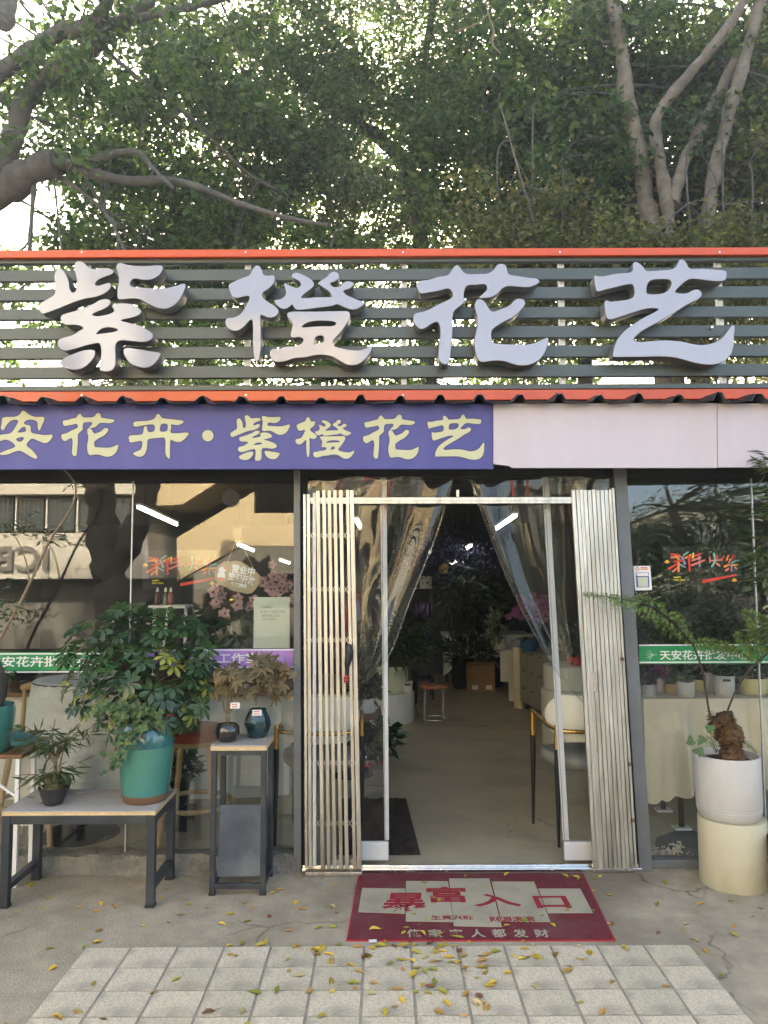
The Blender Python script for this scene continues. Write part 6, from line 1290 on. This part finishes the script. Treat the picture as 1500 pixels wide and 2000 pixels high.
def hasgap(p):      # where the sky stays open between the crowns
    d = Vector(p) - CAMP; x = CX + F_PX * d.dot(AR) / d.dot(AF); y = CY - F_PX * d.dot(AU) / d.dot(AF)
    for gx, gy, rx, ry in ((25, 440, 70, 55), (28, 275, 26, 32), (235, 100, 26, 12), (440, 365, 18, 34), (742, 287, 32, 30), (1310, 290, 24, 30), (270, 270, 12, 8), (100, 400, 30, 30)):
        if ((x - gx) / (rx + 16)) ** 2 + ((y - gy) / (ry + 16)) ** 2 < 1: return False
    return True
YL = 9.0
x_ = P(-120, 480, YL).x
tree('ficus_tree', 'big spreading fig tree with grey limbs fanning from the left edge', (x_, YL, 0),
     [([Vector((x_ - .4, YL, 0)), P(-150, 620, YL), P(-70, 430, YL), P(0, 372, YL), P(60, 335, YL - .3), P(110, 315, YL - .5)], .42, .20),
      (pl(((-20, 400), (12, 320), (32, 250), (72, 168), (150, 115), (200, 75), (240, 45), (290, 0), (330, -60)), YL, -.1), .19, .10),
      (pl(((-60, 190), (0, 142), (75, 92), (120, 62), (165, 52), (200, 25), (225, -40)), YL - .6, -.1), .17, .10),
      (pl(((150, 68), (200, 45), (270, 36), (340, 20), (430, 0), (520, -30)), YL - .9, .1), .085, .045),
      (pl(((110, 315), (140, 322), (185, 340), (260, 354), (330, 352), (400, 370), (470, 398), (560, 425), (640, 440)), YL - .5, .08), .115, .03),
      (pl(((100, 320), (160, 316), (215, 302), (268, 297), (300, 330), (340, 368)), YL - .5, -.08), .085, .025),
      (pl(((-30, 180), (5, 192), (45, 222)), YL + .3), .11, .10), (pl(((60, 118), (100, 124), (140, 130)), YL + .2), .07, .06),
      (pl(((150, 78), (200, 95), (290, 170), (350, 212), (410, 266), (480, 335), (560, 380)), YL + .8, .1), .055, .02),
      (pl(((68, 345), (64, 400), (58, 480), (55, 560)), YL - .2), .05, .03), (pl(((104, 340), (112, 410), (120, 490)), YL - .3), .022, .016),
      (pl(((100, 335), (160, 375), (205, 415), (235, 470), (260, 540)), YL - .2), .04, .016), (pl(((170, 355), (200, 400), (225, 440), (232, 500)), YL), .03, .015), (pl(((0, 50), (15, 20), (25, -30)), YL + 1), .2, .16)],
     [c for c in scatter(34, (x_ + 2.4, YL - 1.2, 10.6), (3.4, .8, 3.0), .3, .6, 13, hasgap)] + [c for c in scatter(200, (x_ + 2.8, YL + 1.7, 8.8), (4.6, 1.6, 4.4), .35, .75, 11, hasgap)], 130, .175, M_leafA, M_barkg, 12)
Tb = lambda x, Y: Vector((P(x, 480, Y).x, Y, 0))
q = Tb(1300, 9.4)
tree('ficus_tree', 'stout grey trunk leaning left above the character with the long Z-shaped stroke', q, [([q, P(1297, 700, 9.4), P(1280, 480, 9.4), P(1262, 390, 9.4), P(1246, 285, 9.4), P(1226, 205, 9.4), P(1214, 110, 9.4), P(1200, 20, 9.4), P(1190, -80, 9.6)], .20, .11)],
     scatter(190, (q.x - 1.6, 10.6, 10.2), (3.4, 2.0, 4.2), .35, .75, 21, hasgap), 125, .175, M_leafA, M_bark, 22)
q = Tb(1320, 9.1)
tree('ficus_tree', 'pale forked trunk splitting in two just right of the stout grey trunk', q, [([q, P(1322, 700, 9.1), P(1312, 490, 9.1), P(1300, 380, 9.1), P(1286, 300, 9.1), P(1282, 232, 9.1), P(1325, 170, 9), P(1385, 100, 8.9), P(1440, 25, 8.8), P(1480, -60, 8.8)], .13, .085), ([P(1312, 400, 9.1), P(1335, 320, 9.15), P(1380, 230, 9.2), P(1430, 130, 9.2), P(1480, 60, 9.3)], .125, .08)],
     scatter(150, (q.x + .9, 10.8, 10.0), (2.8, 1.6, 4.0), .45, .85, 31, hasgap), 125, .175, M_leafA, M_bark, 32)
q = Tb(1372, 8.9)
tree('ficus_tree', 'pale smooth trunk slanting up to the top right corner', q, [([q, P(1362, 700, 8.9), P(1375, 480, 8.9), P(1388, 380, 8.9), P(1404, 300, 8.9), P(1434, 185, 8.9), P(1466, 75, 8.9), P(1482, 0, 8.9), P(1492, -80, 8.9)], .135, .10)],
     scatter(120, (q.x + 2.2, 10.4, 9.0), (2.6, 1.8, 4.4), .45, .85, 41), 125, .175, M_leafB, M_bark, 42)
q = Tb(830, 12.5)
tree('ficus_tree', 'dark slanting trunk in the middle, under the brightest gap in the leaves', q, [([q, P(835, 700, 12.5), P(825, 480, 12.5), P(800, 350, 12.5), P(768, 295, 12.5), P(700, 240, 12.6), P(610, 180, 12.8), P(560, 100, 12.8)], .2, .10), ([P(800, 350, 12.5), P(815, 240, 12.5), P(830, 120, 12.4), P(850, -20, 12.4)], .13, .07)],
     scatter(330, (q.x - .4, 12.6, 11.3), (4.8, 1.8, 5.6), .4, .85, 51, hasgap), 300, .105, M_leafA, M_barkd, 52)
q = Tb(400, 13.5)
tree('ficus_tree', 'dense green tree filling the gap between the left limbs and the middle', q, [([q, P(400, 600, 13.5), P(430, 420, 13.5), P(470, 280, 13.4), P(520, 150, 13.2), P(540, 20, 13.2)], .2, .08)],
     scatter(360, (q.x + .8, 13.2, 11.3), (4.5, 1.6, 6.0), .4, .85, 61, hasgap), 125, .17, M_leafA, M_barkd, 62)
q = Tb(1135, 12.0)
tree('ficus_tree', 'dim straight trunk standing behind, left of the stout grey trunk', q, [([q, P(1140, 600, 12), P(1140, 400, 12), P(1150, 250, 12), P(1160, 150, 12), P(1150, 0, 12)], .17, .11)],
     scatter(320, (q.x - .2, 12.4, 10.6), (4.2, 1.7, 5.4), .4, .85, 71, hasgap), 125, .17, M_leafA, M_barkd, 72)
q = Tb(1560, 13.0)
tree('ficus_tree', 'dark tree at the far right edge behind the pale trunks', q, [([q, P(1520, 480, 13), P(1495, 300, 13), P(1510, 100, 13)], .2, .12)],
     scatter(220, (q.x - .3, 13, 10), (3.4, 1.6, 5.6), .4, .85, 81, hasgap), 125, .17, M_leafA, M_barkd, 82)
for k, (px_, Y_, rx, zc_, rz, n_, mt_, lab) in enumerate(((1030, 8.7, 2.3, 6.9, 1.7, 95, M_leafB, 'olive green sapling thicket with drying leaves right of the middle, above the sign'), (1400, 8.4, 1.9, 6.3, 1.5, 75, M_leafB, 'olive green thicket round the feet of the pale trunks'), (640, 9.3, 2.2, 5.6, 1.3, 56, M_leafA, 'green thicket behind the second raised character'), (260, 9.6, 2.0, 4.4, .8, 26, M_leafB, 'yellowish green thicket behind the first raised character'), (840, 10.5, 5.5, 4.2, .9, 90, M_leafA, 'low dark hedge row seen through the sign slats'))):
    q = Tb(px_, Y_); lm_ = [([q, lerp(q, P(px_ + dx, yy, Y_), .5), P(px_ + dx, yy, Y_), P(px_ + dx * .7 + 14, yy - 60, Y_), P(px_ + dx * 1.5, yy - 120, Y_)], .03, .006) for dx, yy in ((-60, 330), (10, 260), (70, 380), (-20, 420))] if k < 2 else [([q, P(px_, 560, Y_), P(px_ + 30, 440, Y_)], .04, .012)]
    tree('thicket', lab, q, lm_, scatter(n_, (q.x, Y_, zc_), (rx, .8, rz), .35, .65, 100 + k, hasgap), 170, .12, mt_, M_barkd, 110 + k, cat='bush')
# loose yellow leaves on the thicket
t = thing('sapling', 'thin sapling with a few big yellow green leaves above the third character', 'sapling', Tb(1045, 8.6)); b = MB()
sp = spline(pl(((1070, 560), (1052, 460), (1035, 410), (1012, 330), (990, 250), (975, 200)), 8.6), 6); b.tube(sp, [lerp(.03, .010, i / (len(sp) - 1)) for i in range(len(sp))], 6); b.tube(spline(pl(((1052, 432), (1000, 424), (960, 430), (925, 440)), 8.6), 4), .012, 5); b.build('trunk', M_bark, t, smooth=60)
pos = np.array([list(P(random.gauss(1070, 120), random.gauss(400, 55), 8.5 + random.gauss(0, .3))) for _ in range(150)]); d = rng.normal(size=(150, 3)) * .6 + np.array([0, 0, -.8]); V_, F_ = leafcloud(pos, d, .12 * rng.uniform(.5, 1.2, 150), .06, .1); o = link('crown', npmesh('crown', V_, F_), M_leafY, t); o['kind'] = 'stuff'
hr = thing('hanging_root', 'pale forked aerial root hanging down at the top, right of centre', 'root', P(950, 0, 8.4)); b = MB()
for c in (((948, -30), (952, 20), (965, 60), (962, 85), (978, 105)), ((955, 25), (935, 45), (910, 55), (888, 62)), ((965, 60), (958, 80))): b.tube(spline(pl(c, 8.4), 5), .014, 5)
b.build('root', M_twig, hr, smooth=60)
# street tree across the road whose trunk shows in the left window
q = V(225, 1300, 7.5); q.z = 0
tree('street_tree', 'forked dark tree by the street, its trunk mirrored in the left window', q, [([q, V(222, 1180, 7.5), V(205, 1080, 7.5), V(200, 1000, 7.5), V(185, 900, 7.5), V(150, 700, 7.5)], .27, .20), ([V(212, 1130, 7.5), V(262, 1040, 7.5), V(285, 960, 7.5), V(295, 880, 7.5), V(320, 650, 7.5)], .20, .16)],
     scatter(60, (q.x, q.y, 11), (3.0, 2.2, 1.6), .5, .9, 141), 150, .1, M_leafA, M_barkd, 142)
q = V(1370, 1290, 6.0); q.z = 0
tree('street_tree', 'small leafy tree by the street, mirrored in the right window', q, [([q, V(1370, 1200, 6), V(1345, 1100, 6), V(1330, 1000, 6)], .07, .04)], scatter(26, (q.x, q.y, 2.9), (.9, .9, 1.2), .25, .45, 151), 160, .07, M_leafA, M_barkd, 152)
for k, (px_, dv_, hz, rx_, lab) in enumerate(((1290, 12.5, 1.9, 2.2, 'broad dark street bush mirrored left in the right window'), (1440, 11.0, 2.3, 2.0, 'tall dark street bush mirrored at the right window joint'), (1640, 13.0, 2.4, 2.6, 'dark street bush further along, past the right edge'), (1010, 16.0, 1.6, 2.2, 'dark street bush mirrored in the plastic curtain'))):
    q = V(px_, 1290, dv_); q.z = 0
    tree('street_bush', lab, q, [([q, q + Vector((0, 0, hz * .6)), q + Vector((.2, 0, hz))], .07, .03)], scatter(70, (q.x, q.y, hz * .75), (rx_, 1.0, hz * .75), .35, .65, 160 + k), 130, .11, M_dkleaf, M_barkd, 170 + k, cat='bush')
# pale blue glass tower far behind the trees
tw_ = thing('glass_tower', 'pale blue glass tower glimpsed far behind the trees on the left', 'tower', (P(290, 900, 110).x, 110, 0)); x0, x1 = P(235, 300, 110).x, P(345, 300, 110).x; zt_ = 42.0
MB().box2((x0, 110, 0), (x1, 130, zt_)).build('wall', M_tower, tw_)
for k in range(8): MB().box2((x0 + .3, 109.7, 8 + k * 4), (x1 - .3, 110, 10.6 + k * 4)).build('window', M_towerg, tw_)
tw_ = thing('apartment_tower', 'pale gridded tower glimpsed behind the trees left of centre', 'tower', (P(440, 900, 140).x, 140, 0)); x0, x1 = P(410, 300, 140).x, P(472, 300, 140).x; zt_ = 42.5
MB().box2((x0, 140, 0), (x1, 155, zt_)).build('wall', M_white, tw_)
for k in range(8):
    for j in range(4): MB().box2((x0 + .6 + j * (x1 - x0) / 4, 139.8, 10 + k * 4), (x0 - .2 + (j + 1) * (x1 - x0) / 4, 140, 12.4 + k * 4)).build('window', M_towerg, tw_)

# ------------------------------------------------------------------ fallen leaves
def fallen():
    b = MB(); n = 5; L = random.uniform(.9, 1.1); cu = random.uniform(-.5, .9); ro = random.uniform(.1, .9); rows = []
    for i in range(n + 1):
        t = i / n; w = .27 * math.sin(math.pi * (t ** .85 * .96 + .03)) + .01; z = cu * .35 * (t - .4) ** 2 + random.uniform(-.02, .02)
        rows.append([Vector(((t - .5) * L, s * w * (1 - .25 * ro * abs(s)), z + abs(s) ** 1.5 * w * ro + random.uniform(-.02, .02))) for s in (-1, -.5, 0, .5, 1)])
    b.grid(rows); b.tube([(.45 * L, 0, rows[-1][2].z), (.62 * L, random.uniform(-.1, .1), rows[-1][2].z + .04), (.75 * L, random.uniform(-.15, .15), .02)], .012, 4)
    mn = min(v[2] for v in b.v); b.v = [(v[0], v[1], v[2] - mn) for v in b.v]; return b.mesh('fallen_leaf')
FM = []
for mi_ in range(5):
    for _ in range(4): me = fallen(); me.materials.append(M_leafs[mi_]); me.polygons.foreach_set('use_smooth', [True] * len(me.polygons)); FM.append((mi_, me))
CN = ['yellow', 'ochre', 'brown', 'greenish yellow', 'pale straw coloured']
r = random.Random(77); spots = []
x_lt = lt.location.x + .42; x_ps = ps.location.x + .2
def onmat(p):
    u_ = (p.y - m3_.y) / (m0.y - m3_.y); return 0 <= u_ <= 1 and lerp(m3_.x, m0.x, u_) < p.x < lerp(m2.x, m1.x, u_)
for _ in range(80): spots.append((r.gauss(830, 130), r.gauss(1858, 24), 1))
for _ in range(46): spots.append((r.uniform(90, 1420), r.uniform(1850, 1995), 1))
for _ in range(26): spots.append((r.uniform(640, 980), r.uniform(1880, 1990), 1))
for _ in range(56): spots.append((r.uniform(0, 680), r.uniform(1700, 1850), .9))
for _ in range(26): spots.append((r.uniform(1150, 1500), r.uniform(1712, 1850), .8))
for _ in range(16): spots.append((r.uniform(900, 1190), r.uniform(1700, 1722), .8))
for _ in range(10): spots.append((r.uniform(700, 1160), r.uniform(1720, 1830), .8))
for _ in range(7): spots.append((r.uniform(0, 500), r.uniform(1985, 2010), 1))
for (x, y, s) in spots:
    if not 1700 < y < 2010: continue
    p = G(x, y)
    if p.y > -.06: continue
    tile_ = PX0 < p.x < PX0 + 13 * TW and p.y < TY0
    if onmat(p): z = .0108; pl_ = 'on the red doormat'
    elif tile_: z = .0155; pl_ = 'on the pale paving slabs'
    else: z = .001; pl_ = 'on the grey concrete'
    if abs(p.x - ped.location.x) < .19 and p.y > -.36: continue
    mi_, me = r.choice(FM) if r.random() < .6 else r.choice(FM[:8]); sc_ = s * r.uniform(.027, .056)
    o = inst('fallen_leaf', me, Matrix.Translation((p.x, p.y, z)) @ Euler((r.uniform(-.25, .25), r.uniform(-.25, .25), r.uniform(0, 6.28))).to_matrix().to_4x4() @ Matrix.Scale(sc_, 4))
    size = 'large' if sc_ > .05 else 'small' if sc_ < .038 else 'curled'
    if pl_.endswith('slabs'):
        row = min(3, int((TY0 - p.y) / TD)); col_ = min(12, int((p.x - PX0) / TW)); wh = f"on the {('first', 'second', 'third', 'fourth')[row]} row of slabs, {('first', 'second', 'third', 'fourth', 'fifth', 'sixth', 'seventh', 'eighth', 'ninth', 'tenth', 'eleventh', 'twelfth', 'last')[col_]} slab from left"
    elif pl_.endswith('doormat'): wh = 'on the ' + ('back' if p.y > (m0.y + m3_.y) / 2 else 'front') + ' half of the doormat, ' + ('left' if p.x < dm.location.x else 'right') + ' side'
    else: wh = ('between the doormat and the paving' if p.y < m3_.y and m3_.x < p.x < m2.x else 'by the cream pedestal' if p.x > m2.x else 'on the concrete behind the doormat' if p.y > m0.y and p.x > m0.x else 'under or before the low table' if p.x < x_lt else 'before the tall plant stand' if p.x < x_ps else 'on the concrete left of the doormat')
    setp(o, f'{size} {CN[mi_]} fallen leaf {wh}', 'leaf', f'{CN[mi_]} leaves fallen {pl_}')
for (x, y, lab) in ((62, 1558, 'dry brown leaf at the left end of the low table top'), (157, 1551, 'small ochre leaf on the low table behind the black bowl'), (205, 1554, 'large curled yellow leaf in the middle of the low table top'), (292, 1567, 'ochre leaf at the right front corner of the low table'), (84, 1570, 'small brown leaf beside the foot of the black bowl'), (242, 1557, 'tiny pale leaf on the low table against the teal jar'), (440, 1438, 'dry leaf at the foot of the round black bowl')):
    z = tz if y > 1500 else sz; p = G(x, y, z); mi_, me = r.choice(FM); o = inst('fallen_leaf', me, Matrix.Translation((p.x, p.y, z + .001)) @ Matrix.Rotation(r.uniform(0, 6), 4, 'Z') @ Matrix.Scale(.04, 4)); setp(o, lab, 'leaf')

# ------------------------------------------------------------------ added scattering volume that stands in for lens glare over the trees
hz_ = MB().box2((-120, -45, -1.2), (120, 160, 44)).mesh('veil'); M_glare_veil = bpy.data.materials.new('veil'); M_glare_veil.use_nodes = True; n_ = M_glare_veil.node_tree.nodes; n_.remove(n_['Principled BSDF'])
pv = n_.new('ShaderNodeVolumePrincipled'); pv.inputs['Color'].default_value = (.92, .95, .97, 1); pv.inputs['Density'].default_value = .0026; pv.inputs['Anisotropy'].default_value = .55
M_glare_veil.node_tree.links.new(pv.outputs[0], n_['Material Output'].inputs['Volume']); hz_.materials.append(M_glare_veil); ho = bpy.data.objects.new('veil', hz_); COL.objects.link(ho); ho['kind'] = 'stuff'
